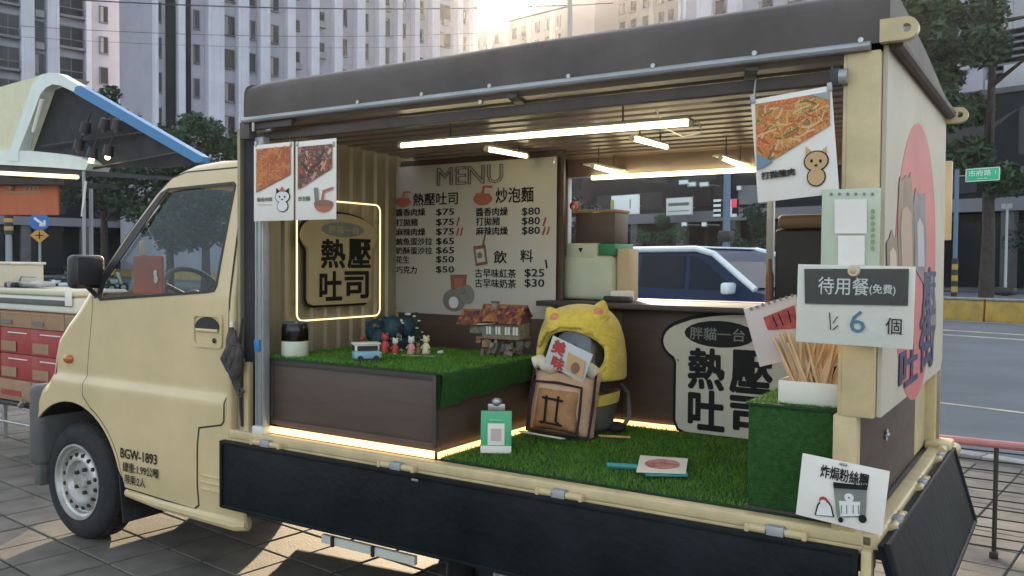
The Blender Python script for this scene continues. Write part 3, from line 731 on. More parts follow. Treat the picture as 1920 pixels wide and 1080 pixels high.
def tower(name, label, fc, px0, px1, H, thick, wall, cols, piers, pier_mat, bands=(), z_lo=0, pier_d=.9, ledge=None, cat='apartment building'):
    s0, s1 = fc.s_of(px0), fc.s_of(px1); rz = math.atan2(fc.a.y, fc.a.x)
    t_ = thing(name, label, cat, fc.P, rz)
    b = M(); b.bb(s0, s1, 0, thick, 0, H, wall); b.build('wall', t_, world=False, smooth=0)
    for a, c in piers:
        b = M(); x0, x1 = fc.s_of(a), fc.s_of(c); b.bb(x0, x1, -pier_d, .01, z_lo, H + .4, pier_mat, .05)
        w = x1 - x0
        if w > 1.0:
            b.bb(x0 + w * .2, x0 + w * .28, -pier_d - .08, -pier_d + .02, z_lo, H, pier_mat); b.bb(x0 + w * .72, x0 + w * .8, -pier_d - .08, -pier_d + .02, z_lo, H, pier_mat)
        b.build('pier', t_, world=False, smooth=0)
    for z in bands:
        b = M(); b.bb(s0, s1, -.3, .02, z, z + .35, pier_mat); b.build('string_course', t_, world=False, smooth=0)
    for a, c, kind, h, z0, pitch, zmax in cols:
        x0, x1 = fc.s_of(a), fc.s_of(c); proto = None; z = z0
        while z < zmax:
            kd = kind if random.random() < .55 else random.choice(['plain', 'curtain', 'unit', 'curtain'] if kind != 'balcony' else ['balcony'])
            proto = proto or {}
            if kd not in proto: proto[kd] = o = winmesh(kd, (x1 - x0) * .96, h).build('window', t_, world=False, smooth=0)
            else: o = proto[kd].copy(); COL.objects.link(o)
            o.location = ((x0 + x1) / 2, -.06, z); z += pitch
    return t_
fa = Facade(20, 84, VD, UD)
tower('apartment_tower', 'grey lilac apartment tower at the far left with railed balcony windows', fa, -150, 232, 44, 16, LIL,
      [(-2, 39, 'balcony', 1.95, 10.4, 3.1, 40), (67, 86, 'unit', 1.95, 10.2, 3.1, 40), (113, 158, 'balcony', 1.95, 10.2, 3.1, 40), (190, 204, 'plain', 1.6, 10.1, 3.1, 40), (-100, -60, 'balcony', 1.9, 10.4, 3.1, 40)],
      [(40, 65), (89, 111), (160, 170), (-45, -10)], LILW, z_lo=9)
fb = Facade(250, 112, VD, UD)
tower('tower_block', 'narrow brownish tower block with one cream pier coloured as sunlit between two grey towers', fb, 222, 296, 52, 10, TAN, [(272, 282, 'plain', 1.6, 14, 3.2, 50)], [(254, 269)], TAN_SUNLIT, cat='tower block')
fc_ = Facade(462, 86, VD, UD)
q = 3.2
tower('pilastered_tower', 'long pale lilac tower with fluted full height pilasters and narrow windows', fc_, 286, 884, 46, 9, LIL,
      [(295, 303, 'plain', 1.75, 10.4, q, 44), (365, 374, 'plain', 1.7, 10.4, q, 44), (418, 439, 'curtain', 1.75, 10.4, q, 44), (463, 478, 'plain', 1.75, 10.4, q, 44), (504, 521, 'curtain', 1.75, 10.4, q, 44),
       (550, 560, 'plain', 1.0, 8.9, q / 1, 44), (594, 606, 'unit', .9, 10.4, q, 44), (637, 648, 'plain', 1.75, 10.4, q, 44), (680, 688, 'plain', 1.75, 10.4, q, 44), (716, 727, 'plain', 1.75, 10.4, q, 44),
       (748, 757, 'plain', 1.6, 10.4, q, 44), (779, 790, 'unit', 1.4, 10.4, q, 44), (820, 840, 'curtain', 1.6, 10.4, q, 44), (861, 869, 'plain', 1.6, 10.4, q, 44)],
      [(287, 293), (330, 343), (385, 415), (441, 461), (482, 500), (532, 547), (576, 591), (619, 634), (661, 676), (701, 713), (736, 745), (768, 777), (800, 814), (848, 857), (876, 884)], LILW, z_lo=7)
b = M(); b.bb(fc_.s_of(312), fc_.s_of(328), -.3, .02, 8, 46, DWALL); b.bb(fc_.s_of(346), fc_.s_of(358), -.2, .02, 8, 46, DWALL)
b.build('glazed_strip', bpy.data.objects['pilastered_tower'], world=False, smooth=0)
NV = -VD
fe = Facade(1160, 150, UD, NV)
cols = [(a, a + 9, k, 1.7, 16, 3.1, 62) for a, k in ((1092, 'plain'), (1108, 'curtain'), (1142, 'plain'), (1158, 'curtain'), (1178, 'balcony'), (1200, 'plain'), (1229, 'curtain'), (1247, 'plain'))]
tower('tan_tower', 'tan tiled tower with many small windows just right of the low sun', fe, 1072, 1262, 75, 14, TAN, cols, [(1076, 1084), (1125, 1134), (1214, 1222)], mat('pale_tan_pier', (.45, .38, .33), .8), pier_d=.5)
fd = Facade(980, 160, UD, NV)
tower('distant_tower', 'distant pale block just under the low sun between the towers', fd, 858, 1110, 1.45 + (485 - 14) / F * 160, 14, mat('pink_grey_render', (.30, .26, .25), .8), [(a, a + 7, k, 1.8, 21, 3.1, 44) for a, k in ((890, 'plain'), (905, 'curtain'), (925, 'plain'), (958, 'plain'), (975, 'curtain'), (1000, 'plain'), (1018, 'plain'), (1040, 'curtain'))], [(914, 920), (945, 952), (988, 994), (1030, 1036)], mat('pale_pink_pier', (.5, .46, .43), .8), pier_d=.5, cat='tower block')
ff = Facade(1300, 105, UD, NV)
tower('smooth_tower', 'smooth lilac grey tower with dark vertical window strips above the truck roof', ff, 1264, 1700, 52, 12, LIL,
      [(1335, 1352, 'plain', 2.2, 14, 3.2, 50), (1422, 1440, 'balcony', 1.9, 14, 3.2, 50), (1470, 1500, 'curtain', 1.9, 14, 3.2, 50)], [(1268, 1273), (1276, 1282), (1302, 1330), (1360, 1385)], LILW, pier_d=.4)
# right hand building with louvres
fg = Facade(1850, 62, UD, NV)
tg = thing('stone_faced_building', 'white panelled building with dark louvred opening behind the right tree', 'building', fg.P, math.atan2(UD.y, UD.x))
def zz(py, px=1850, dep=60): return 1.45 + (497 - py) / F * dep
x = fg.s_of
PW = mat('white_stone_panel', (.46, .46, .48), .75, noise=.1, nscale=.5)
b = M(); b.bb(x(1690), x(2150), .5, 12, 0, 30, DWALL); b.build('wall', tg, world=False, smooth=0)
k = x(1842)
while k < x(2140):
    b = M(); b.bb(k, k + 1.55, 0, .45, zz(48), zz(-110), PW, .02); b.build('stone_panel', tg, world=False); k += 1.58
for i in range(6):
    b = M(); b.bb(x(1842), x(2140), -.05, .3, zz(128 - i * 13) , zz(124 - i * 13), WFR); b.build('louvre', tg, world=False, smooth=0)
b = M(); b.bb(x(1790), x(1840), -.6, .5, zz(330), zz(-120), LIL, .05); b.build('pier', tg, world=False)
dz_ = zz(97); dx = x(1808)
b = M(); dm_ = [(dx + .95, dz_), (dx, dz_ + .95), (dx - .95, dz_), (dx, dz_ - .95)]; b.prism(dm_, .25, PW, [[(dx + (p - dx) * .55, dz_ + (r - dz_) * .55) for p, r in dm_]], O=(0, -.6, 0)); b.build('diamond_ornament', tg, world=False, smooth=0)
b = M(); b.bb(x(1842), x(2140), -.5, .5, zz(182), zz(140), LIL, .03); b.bb(x(1878), x(1925), -.65, -.45, zz(165), zz(118), PW, .05); b.build('ledge', tg, world=False)
b = M(); b.bb(x(1842), x(2140), -.4, .5, zz(232), zz(222), PW, .02); b.build('ledge', tg, world=False)
BLS = mat('blue_fascia', (.03, .09, .28), .5, noise=.3, nscale=1.2)
b = M(); b.bb(x(1843), x(2140), -.35, .5, zz(217), zz(185), BLS, .02); sg_ = b.build('fascia_sign', tg, world=False)
text('b', .95, WINK, sg_, x(1914), zz(203), -.36, bold=.03)
for a in (1790, 1885, 1960): b = M(); b.bb(x(a), x(a + (70 if a == 1790 else 10)), -.2, .5, 0, zz(330 if a == 1790 else 232), STONE, .04); b.build('column', tg, world=False)
for kx in range(6):
    a = 1866 + 14 * kx; b = M(); b.bb(x(a), x(a) + .35, .2, .5, .1, zz(385), WGL); b.build('shop_window', tg, world=False, smooth=0)
# dark arcades under the towers
def arcade(name, label, fc, px0, px1, H, piers, fac_px):
    s0, s1 = fc.s_of(px0), fc.s_of(px1)
    t_ = thing(name, label, 'arcade', fc.P, math.atan2(fc.a.y, fc.a.x))
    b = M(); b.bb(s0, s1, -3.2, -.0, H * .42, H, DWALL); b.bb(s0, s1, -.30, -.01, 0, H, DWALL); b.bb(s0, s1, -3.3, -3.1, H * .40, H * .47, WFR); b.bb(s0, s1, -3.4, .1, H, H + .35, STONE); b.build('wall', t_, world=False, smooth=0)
    k = s0 + 2
    while k < s1:
        b = M(); b.bb(k, k + .8, -3.1, -2.3, 0, H * .42, STONE, .04); b.build('column', t_, world=False)
        b = M(); b.bb(k + 1.1, k + 4.2, -.42, -.31, .4, H * .36, WGL); b.bb(k + 1.0, k + 4.3, -.52, -.31, H * .36, H * .40, random.choice([WFR, DARKF, DWALL, STONE])); b.build('shopfront', t_, world=False, smooth=0)
        if random.random() < .8:
            b = M(); b.bb(k + 1.2, k + 3.8, -3.35, -3.2, H * .50, H * .62, random.choice([WFR, DARKF, DARKF, DWALL])); b.build('sign_panel', t_, world=False, smooth=0)
        b = M(); b.bb(k + 1.0, k + 4.2, -3.26, -3.19, H * .68, H * .92, WGL); b.build('window', t_, world=False, smooth=0)
        k += 5.2
    return t_
random.seed(11)
arcade('shopping_arcade', 'dark arcade of shopfronts at the foot of the left towers', fa, -140, 420, 11.5, 0, 0)
fh = Facade(1300, 78, UD, NV)
arcade('street_arcade', 'dark arcade of shopfronts seen through the truck window', fh, 500, 2050, 12.5, 0, 0)
# lit shop signs seen through the truck
def signboard(name, label, cat, px0, py0, px1, py1, dep, m, th=.25):
    a = at(px0, py0, dep); c = at(px1, py1, dep); mid = (a + c) / 2
    t_ = thing(name, label, cat, (mid.x, mid.y, mid.z), TH)
    w = (c - a).dot(UD) ; w = abs(px1 - px0) / F * dep * 1.12; h = abs(a.z - c.z)
    b = M(); b.bb(-w / 2, w / 2, 0, th, -h / 2, h / 2, m, .02); b.build('board', t_, world=False)
    b = M(); b.bb(-w / 2 - .04, w / 2 + .04, .02, th + .05, h / 2, h / 2 + .06, WFR); b.bb(-w / 2 - .04, w / 2 + .04, .02, th + .05, -h / 2 - .06, -h / 2, WFR); b.build('frame', t_, world=False)
    b = M(); b.bb(-.05, .05, th, 2.2, -.05, .05, WFR); b.build('bracket', t_, world=False)
    return t_, w, h
SIGNW = mat('backlit_white_sign', (.45, .52, .52), .5, emit=.07, col2=(.75, .9, .92))
SIGNG = mat('backlit_grey_sign', (.4, .45, .45), .5, emit=.05, col2=(.8, .9, .92))
s1_, w_, h_ = signboard('shop_sign', 'pale green white shop sign, left one of the two seen through the truck window', 'shop sign', 1141, 366, 1200, 402, 72, SIGNW)
text('1', h_ * .7, GINK, s1_, w_ * .22, 0, -.02); text('▌', h_ * .5, mat('olive_mark', (.35, .40, .15), .6), s1_, -w_ * .38, 0, -.02)
s2_, w_, h_ = signboard('shop_sign', 'pale grey shop sign with a line of dark lettering, above the blue car', 'shop sign', 1246, 371, 1298, 403, 72, SIGNG)
b = M(); b.bb(-w_ * .4, w_ * .42, -.02, -.01, .05, h_ * .22, GINK); b.bb(-w_ * .42, w_ * .42, -.02, -.01, -h_ * .3, -h_ * .25, GINK); b.build('lettering', s2_, world=False)
REDL = mat('lit_red_sign', (.5, .04, .07), .5, emit=.12, col2=(.9, .06, .12))
s3_, w_, h_ = signboard('stacked_signs', 'stack of small white and red lit signs beside the blue lamp post', 'shop sign', 1338, 376, 1352, 408, 60, DWALL)
for k in range(4): b = M(); b.bb(-w_ / 2, w_ / 2, -.06, 0, h_ / 2 - .08 - k * .34, h_ / 2 + .08 - k * .34, SIGNW); b.build('panel', s3_, world=False)
s4_, w_, h_ = signboard('red_white_sign', 'red and white lit sign just right of the blue lamp post', 'shop sign', 1366, 374, 1382, 404, 60, DWALL)
b = M(); b.bb(-w_ / 2, -w_ * .1, -.06, 0, -h_ / 2, h_ / 2, SIGNW); b.bb(-w_ * .1, w_ / 2, -.07, 0, 0, h_ / 2, REDL); b.bb(-w_ / 2, w_ / 2, -.08, 0, -h_ / 2 - .1, -h_ / 2 + .1, SIGNW); b.build('panel', s4_, world=False)
for k, (a, c, yy) in enumerate(((1272, 1288, 341), (1288, 1302, 345), (1311, 1326, 345), (1381, 1387, 352), (1391, 1408, 352), (1277, 1285, 420), (1315, 1322, 420))):
    s_, w_, h_ = signboard('lit_panel', ['small pale lit panel high under the canopy, left end of the row', 'small pale lit panel second in the row under the canopy', 'small pale lit panel left of the blue lamp post', 'narrow lit mark right of the blue lamp post', 'pale lit strip near the top right window corner', 'small bright ceiling light above the blue car', 'small greenish light left of the lamp post'][k], 'lit panel', a, yy - 3, c, yy + 4, 70, SIGNW)

# wires and masts
DK = mat('cable_black', (.03, .03, .035), .6)
def cable(label, pts, r=.012):
    b = M(); b.tube(pts, r, DK, 6); o = b.build('overhead_cable', origin=pts[0]); tag(o, label, 'cable', 'overhead cables'); return o
def sag(p, q, d, n=14): return [p.lerp(q, k / n) - Vector((0, 0, d * 4 * (k / n) * (1 - k / n))) for k in range(n + 1)]
cable('thick overhead cable crossing in front of the pilastered tower top', sag(at(-60, -14, 40), at(1150, 6, 46), .5), .03)
cable('thin overhead cable running low across the left towers', sag(at(-60, 42, 42), at(900, 62, 52), .4), .014)
cable('thin overhead cable just below the thin one over the towers', sag(at(-60, 62, 42), at(900, 84, 52), .4), .010)
def pole(name, label, cat, px, pyb, pyt, dep, r, m, group=None):
    p = at(px, pyb, dep); p.z = -.12; zt = at(px, pyt, dep).z
    t_ = thing(name, label, cat, p, TH, group); b = M(); b.cyl((0, 0, 0), (0, 0, zt - p.z), r, m, r * .85, n=12); b.cyl((0, 0, 0), (0, 0, .12), r * 2.2, DARKSTEEL); b.build('pole', t_, world=False)
    return t_, zt - p.z
POLEG = mat('grey_painted_pole', (.27, .30, .32), .5, metal=.2); POLEB = mat('blue_painted_pole', (.10, .17, .26), .5)
gp, h = pole('sign_gantry', 'thin grey mast with a cross arm rising behind the truck roof under the sun', 'mast', 1062, 520, -20, 30, .07, POLEG)
b = M(); L = 3.1; b.cyl((0, 0, h - .65), (-L, 0, h - .55), .03, POLEG); b.cyl((.12, 0, h - 4), (.12, 0, h), .03, POLEG); b.build('arm', gp, world=False)
pb, h = pole('lamp_post', 'blue grey lamp post seen through the truck window', 'lamp post', 1361, 505, 150, 30, .13, POLEB)
b = M(); b.cyl((0, 0, h), (1.6, 0, h + .25), .05, POLEB); b.box((1.9, 0, h + .27), (.7, .25, .1), POLEG, .03); b.build('lamp_arm', pb, world=False)
b = M(); b.bb(-.22, .22, -.2, .2, 2.35, 2.7, DARKSTEEL, .04); b.build('junction_box', pb, world=False)
# street sign with striped pole
ps, h = pole('street_sign', 'green street name sign on a blue pole with black and yellow striped foot', 'street sign', 1790, 520, 318, 34, .09, POLEB)
b = M()
for k in range(8): b.cyl((0, 0, .1 + .22 * k), (0, 0, .1 + .22 * (k + 1)), .115, [BRICKY, BLACK][k % 2], n=12)
b.build('striped_sleeve', ps, world=False)
GR = mat('green_sign', (.02, .26, .14), .5, emit=.12, col2=(.02, .35, .18))
w_ = 1.22; b = M(); b.bb(.33, .33 + w_, -.03, .03, h - .52, h - .02, GR, .01); sb = b.build('name_plate', ps, world=False)
b = M()
for (x0, x1, z0, z1) in ((.33, .33 + w_, h - .05, h - .02), (.33, .33 + w_, h - .52, h - .49), (.33, .36, h - .52, h - .02), (.30 + w_, .33 + w_, h - .52, h - .02)): b.bb(x0, x1, -.036, -.03, z0, z1, WINK)
b.build('border', sb, world=False); b = M(); b.cyl((0, 0, h - .27), (.33, 0, h - .27), .03, POLEG); b.build('bracket', ps, world=False)
text('市府路', .24, WINK, sb, .33 + w_ * .42, h - .23, -.034, bold=.006, sx=1.15); text('1', .22, WINK, sb, .33 + w_ * .88, h - .23, -.034)
text('SHIFU  RD', .08, WINK, sb, .33 + w_ * .5, h - .42, -.034)
pp_, h = pole('parking_sign_post', 'slim pale post with a small white plate near the right edge', 'sign post', 1885, 533, 388, 46, .075, mat('pale_pole', (.42, .46, .47), .5))
b = M(); b.box((0, -.06, h + .05), (.52, .04, .28), PW, .06); b.build('plate', pp_, world=False); text('P', .22, GINK, pp_, 0, h + .05, -.085)
b = M(); b.box((0, 0, .25), (1.0, .6, .4), DARKSTEEL, .1); b.build('foot', pp_, world=False)
# left signs
pl, h = pole('keep_side_sign', 'round blue road sign with a white arrow over a yellow diamond plate', 'road sign', 75, 503, 400, 26, .04, POLEG); pl.rotation_euler = (0, 0, R_(52))
SB = mat('blue_road_sign', (.02, .14, .42), .4)
b = M(); b.cyl((0, -.02, h - .25), (0, -.06, h - .25), .27, SB, n=28); b.build('disc', pl, world=False)
b = M(); b.box((.0, -.07, h - .25), (.34, .012, .07), WINK, rot=(0, R_(38), 0)); b.box((.08, -.07, h - .36), (.16, .012, .06), WINK, rot=(0, R_(0), 0)); b.box((.14, -.07, h - .29), (.06, .012, .16), WINK); b.build('arrow', pl, world=False)
YD = mat('amber_diamond', (.50, .27, .05), .5)
b = M(); b.prism([(.25, h - .66), (0, h - .43), (-.25, h - .66), (0, h - .89)], .03, YD, O=(0, -.03, 0)); b.build('diamond_plate', pl, world=False)
b = M(); b.box((0, -.065, h - .66), (.03, .01, .22), INK); b.box((0, -.065, h - .66), (.22, .01, .03), INK); b.build('diamond_mark', pl, world=False)
pl2, h = pole('striped_bollard_pole', 'grey pole with a black and yellow striped upper sleeve at the left edge', 'pole', 17, 505, 402, 26, .10, POLEG)
b = M()
for k in range(5): b.cyl((0, 0, h - .60 + .12 * k), (0, 0, h - .60 + .12 * (k + 1)), .125, [BLACK, mat('ochre_stripe', (.45, .30, .10), .6)][k % 2], n=12)
b.build('striped_sleeve', pl2, world=False)

# vehicles
def car(label, pos, paint, L=4.25, Wd=1.78, H=1.62, roof=None, rz=TH, group=None, cat='car', sc=1.0):
    t_ = thing('parked_car', label, cat, pos, rz, group); t_.scale = (sc, sc, sc)
    h = H; a = L / 2
    def warp(b):
        for v in b.bm.verts:
            if v.co.z > .95: v.co.y *= 1 - .17 * ((v.co.z - .95) / .65)
            if abs(v.co.x) > a - .5: v.co.y *= 1 - .12 * ((abs(v.co.x) - a + .5) / .5) ** 2
    body = [(-a, .45), (-a + .02, .95), (-a + .1, 1.02), (-a + .25, h - .22), (-a + .5, h - .06), (-a + 1.2, h), (a - 2.1, h - .01), (a - 1.75, h - .10), (a - 1.05, 1.03), (a - .3, .90), (a - .03, .76), (a, .45), (a - .05, .28),
            (a - .42, .26)] + [(a - .80 + .37 * math.cos(R_(q)), .30 + .37 * math.sin(R_(q))) for q in range(0, 181, 20)] + [(-a + .78 + .37 * math.cos(R_(q)), .30 + .37 * math.sin(R_(q))) for q in range(0, 181, 20)] + [(-a + .4, .26), (-a + .05, .28)]
    b = M(); b.prism(body, -Wd, paint, O=(0, -Wd / 2, 0), bis=[('v', [.6, .8, .95, 1.1, 1.25, 1.4, 1.52]), ('u', [-a + .3, a - .3, 0, -1, 1])])
    es = [e for e in b.bm.edges if len(e.link_faces) == 2 and e.calc_face_angle(0) > 1.2]
    bmesh.ops.bevel(b.bm, geom=es, offset=.055, segments=3, affect='EDGES', profile=.5)
    warp(b); b.build('body', t_, world=False, smooth=50)
    CG = CARG
    for sd in (-1, 1):
        for wp in ([(-a + .42, 1.06), (-a + .50, h - .24), (-a + .75, h - .13), (-.98 - .02, h - .12), (-.98, 1.04)], [(-.90, 1.04), (-.90, h - .12), (-.10, h - .12), (-.05, 1.03)], [(.03, 1.03), (-.02, h - .12), (a - 2.08, h - .13), (a - 1.92, h - .18), (a - 1.30, 1.03)]):
            b = M()
            if sd < 0: b.prism(wp, .006, CG, O=(0, -Wd / 2 - .002, 0), bis=[('v', [1.15, 1.25, 1.35, 1.45])])
            else: b.prism(wp, -.006, CG, O=(0, Wd / 2 + .002, 0), bis=[('v', [1.15, 1.25, 1.35, 1.45])])
            warp(b); b.build('window', t_, world=False)
        mo = M(); mo.box((a - 1.38, sd * (Wd / 2 + .06), 1.06), (.12, .24, .16), roof or paint, .04, seg=3); mo.build('mirror', t_, world=False)
        for x in (a - .80, -a + .78):
            w = M(); mx = Matrix.Translation((x, sd * (Wd / 2 - .01), .32)) @ Matrix.Rotation(R_(90) * (1 if sd < 0 else -1), 4, 'X')
            w.lathe([(.2, 0), (.29, .01), (.32, -.02), (.32, -.17), (.2, -.19)], RUBBER, 28, mx); wt = w.build('wheel', t_, world=False)
            w = M(); w.lathe([(.205, .004), (.19, -.02), (.07, -.01), (0, .004)], RIM, 20, mx)
            w.build('rim', wt, world=False)
        b = M(); b.box((a - .14, sd * (Wd / 2 - .25), .74), (.16, .30, .12), WHITEP, .04); b.build('headlight', t_, world=False)
        b = M(); b.box((-a + .05, sd * (Wd / 2 - .16), .85), (.1, .2, .22), RED, .03); b.build('tail_light', t_, world=False)
    b = M(); y1 = Wd / 2 * .86; y0 = Wd / 2 * .95
    b.quads([(a - 1.80, -y1 + .06, h - .12), (a - 1.80, y1 - .06, h - .12), (a - 1.10, y0 - .06, 1.05), (a - 1.10, -y0 + .06, 1.05)], [(0, 1, 2, 3)], CG)
    bmesh.ops.translate(b.bm, verts=b.bm.verts, vec=(.03, 0, .025)); b.build('windscreen', t_, world=False, smooth=0)
    if roof:
        b = M(); b.box(((-a + .55 + a - 2.0) / 2, 0, h + .004), (L - 2.6, Wd * .78, .03), roof, .014); b.build('roof', t_, world=False)
        for sd in (-1, 1):
            b = M(); b.tube([(a - 1.02, sd * (Wd / 2 * .97), 1.05), (a - 1.74, sd * (Wd / 2 * .88), h - .09), (a - 2.05, sd * (Wd / 2 * .86), h - .02), (-a + .6, sd * (Wd / 2 * .86), h - .03)], .045, roof, 8); b.build('pillar_trim', t_, world=False)
    return t_
CARG = mat('car_glass', (.008, .018, .03), .2, spec=.08)
NAVY = mat('navy_car_paint', (.008, .028, .072), .42, spec=.15); SILV = mat('silver_car_paint', (.42, .47, .49), .3, metal=.2, coat=.7); PALER = mat('pale_blue_white_roof', (.66, .74, .78), .3, coat=.6)
DKG = mat('dark_green_car_paint', (.03, .06, .06), .3, coat=.7)
p = at(1366, 528, 13.2); p.z = -.12
pos = p - UD * (2.125 - 1.38) * 1.13 + VD * (.95 * 1.13)
car('dark blue car with pale roof and pale door mirror, side on outside the truck window', pos, NAVY, roof=PALER, H=1.62, sc=1.13)
p = at(1400, 470, 19.5); p.z = -.12; car('silver car just beyond the nose of the blue car', p - UD * .6 + VD * 1, SILV, H=1.66, sc=1.16)
p = at(1180, 470, 19.5); p.z = -.12; car('silver car beyond the tail of the blue car', p - UD * 1.4 + VD * .6, SILV, H=1.64, L=4.0, sc=1.16)
p = at(1450, 500, 24); p.z = -.12; car('dark car half hidden behind the black cabinet in the window', p + UD * 1.8, DKG, H=1.6)
def scooter(label, px, dep, col, rz):
    p = at(px, 490, dep); p.z = -.12
    t_ = thing('parked_scooter', label, 'scooter', p, rz, 'scooters parked at the left')
    b = M()
    b.box((0, 0, .5), (.75, .24, .22), col, .08); b.box((.45, 0, .65), (.12, .28, .62), col, .05, rot=(0, R_(-18), 0)); b.box((.15, 0, .28), (.5, .26, .06), col, .02); b.box((-.45, 0, .62), (.35, .22, .18), col, .06); b.build('body', t_, world=False)
    b = M(); b.box((-.15, 0, .74), (.70, .26, .10), BLACK, .04); b.build('seat', t_, world=False)
    for x in (-.52, .62):
        b = M(); b.lathe([(.12, -.05), (.20, -.05), (.22, -.03), (.22, .03), (.20, .05), (.12, .05)], RUBBER, 20, Matrix.Translation((x, 0, .22)) @ Matrix.Rotation(R_(90), 4, 'X')); b.cyl((x, -.04, .22), (x, .04, .22), .12, RIM); b.build('wheel', t_, world=False)
    b = M(); b.tube([(.38, -.33, 1.02), (.42, -.15, .98), (.42, .15, .98), (.38, .33, 1.02)], .018, BLACK); b.tube([(.42, 0, .98), (.62, 0, .22)], .025, STEEL)
    for s in (-1, 1): b.sph((.36, s * .32, 1.18), (.02, .07, .05), BLACK); b.tube([(.4, s * .25, 1.0), (.36, s * .32, 1.16)], .008, BLACK)
    b.build('handlebar', t_, world=False)
for k, (px, dep, c, rz) in enumerate(((105, 38, BLACK, 1.2), (128, 36, SILV, .9), (145, 38, BLACK, 1.1), (3, 30, SILV, .6), (182, 40, GREYP, 1.3), (40, 36, RED, 1.0), (205, 42, WHITEP, 1.2))):
    scooter(['dark scooter parked right of the round blue sign', 'silver scooter parked between the blue sign and the stall post', 'black scooter parked left of the stall post', 'silver scooter cut off by the left edge of the picture', 'grey scooter parked just right of the stall post', 'red scooter parked left of the round blue sign', 'white scooter parked near the truck windscreen'][k], px, dep, c, rz)

# trees
def tree(name, label, base, H, cr, trunk_r, nleaf, colA, colB, leaf=.22, seed=1, low=.35, squash=.8, group=None, frond=1.8, lean=None):
    random.seed(seed); t_ = thing(name, label, 'tree', base, 0, group)
    LM = mat(name + '_leaf', colA, .6, noise=.5, nscale=1.2, col2=colB, spec=.3); BK = BARK
    b = M(); hb_ = H * low
    b.tube([(0, 0, -.1), (.05, 0, hb_ * .5), (-.05, .05, hb_), (.1, .0, H * .7)], [trunk_r * 1.25, trunk_r, trunk_r * .85, trunk_r * .35], BK, 10)
    cl = []
    nb = 9
    for k in range(nb):
        a = k * 2.4; z0 = hb_ * .8 + (H * .45) * k / nb; rr = cr * random.uniform(.55, .95); e_ = Vector((math.cos(a) * rr, math.sin(a) * rr, z0 + cr * random.uniform(.1, .6)))
        b.tube([(0, 0, z0), e_ * .5 + Vector((0, 0, z0 * .5)), e_], [trunk_r * .45, trunk_r * .28, trunk_r * .08], BK, 6); cl.append((e_, cr * random.uniform(.3, .5)))
    for k in range(16):
        a = random.uniform(0, 6.28); zc = random.uniform(hb_, H); sp = math.sin(math.pi * min(1, max(.08, (zc - hb_) / (H - hb_) * .85 + .12))) ; rr = cr * sp * random.uniform(.2, 1)
        cl.append((Vector((math.cos(a) * rr, math.sin(a) * rr, zc)), cr * random.uniform(.22, .42)))
    if lean: cl = [(c + lean * min(1, c.z / H * 1.2), r_) for c, r_ in cl]
    b.build('trunk', t_, world=False)
    vs, fs = [], []
    for k in range(nleaf):
        c, r = random.choice(cl); d = Vector((random.gauss(0, 1), random.gauss(0, 1), random.gauss(0, 1))).normalized() * r * random.random() ** .4; d.z *= squash
        p = c + d; ax = Vector((random.gauss(0, 1), random.gauss(0, 1), random.gauss(0, .5) - .3)).normalized(); bx = ax.orthogonal().normalized(); bx.rotate(Matrix.Rotation(random.uniform(0, 6.28), 3, ax))
        l_ = leaf * random.uniform(.6, 1.4); w_ = l_ / frond / 2
        i = len(vs); vs += [p - ax * l_ * .5, p + bx * w_, p + ax * l_ * .5, p - bx * w_]; fs.append((i, i + 1, i + 2, i + 3))
    me = bpy.data.meshes.new('crown'); me.from_pydata(vs, [], fs); me.materials.append(LM); o = bpy.data.objects.new('crown', me); COL.objects.link(o); o.parent = t_
    return t_
BARK = mat('bark', (.05, .04, .035), .9, noise=.4, nscale=5, bump=.5)
def gb(px, dep, z=-.1): p = at(px, 490, dep); p.z = z; return p
tree('street_tree', 'tall feathery dark green tree rising behind the right end of the truck', gb(1850, 40), 19, 2.7, .27, 21000, (.055, .105, .045), (.025, .055, .03), .46, 4, .33, frond=3.2, lean=Vector((-3.3, -1.1, 0)))
tree('street_tree', 'dense green tree between the stall flap and the truck roof', gb(385, 42), 8.4, 2.6, .2, 9000, (.05, .10, .04), (.02, .05, .03), .26, 5, .3)
tree('street_tree', 'dark tree behind the blue flap at the left', gb(318, 46), 8.2, 2.4, .2, 7000, (.04, .08, .04), (.018, .04, .028), .28, 6, .3)
tree('street_tree', 'tree top peeping above the blue edge of the stall flap', gb(195, 48), 10.9, 2.6, .2, 7000, (.05, .09, .05), (.02, .045, .03), .26, 8, .4)
tree('street_tree', 'dark tree close against the left end of the truck roof', gb(452, 44), 8.2, 2.2, .2, 6000, (.04, .085, .04), (.018, .04, .03), .26, 9, .3)
tree('shrubby_tree', 'small green tree seen through the truck window behind the blue car', gb(1235, 52), 4.2, 1.8, .12, 4500, (.05, .11, .05), (.02, .06, .035), .2, 12, .2)
tree('shrubby_tree', 'dark tree seen through the truck window left of the shop signs', gb(1085, 56), 5.6, 1.7, .14, 3500, (.03, .07, .055), (.015, .035, .035), .24, 13, .2)
tree('shrubby_tree', 'low dark tree seen through the truck window right of the lamp post', gb(1410, 46), 4.4, 1.9, .12, 4500, (.035, .08, .05), (.015, .04, .03), .2, 14, .2)
tree('street_tree', 'leafy tree at the right edge behind the small post', gb(1990, 50), 6.0, 2.6, .2, 5000, (.035, .07, .05), (.015, .035, .03), .26, 15, .25)

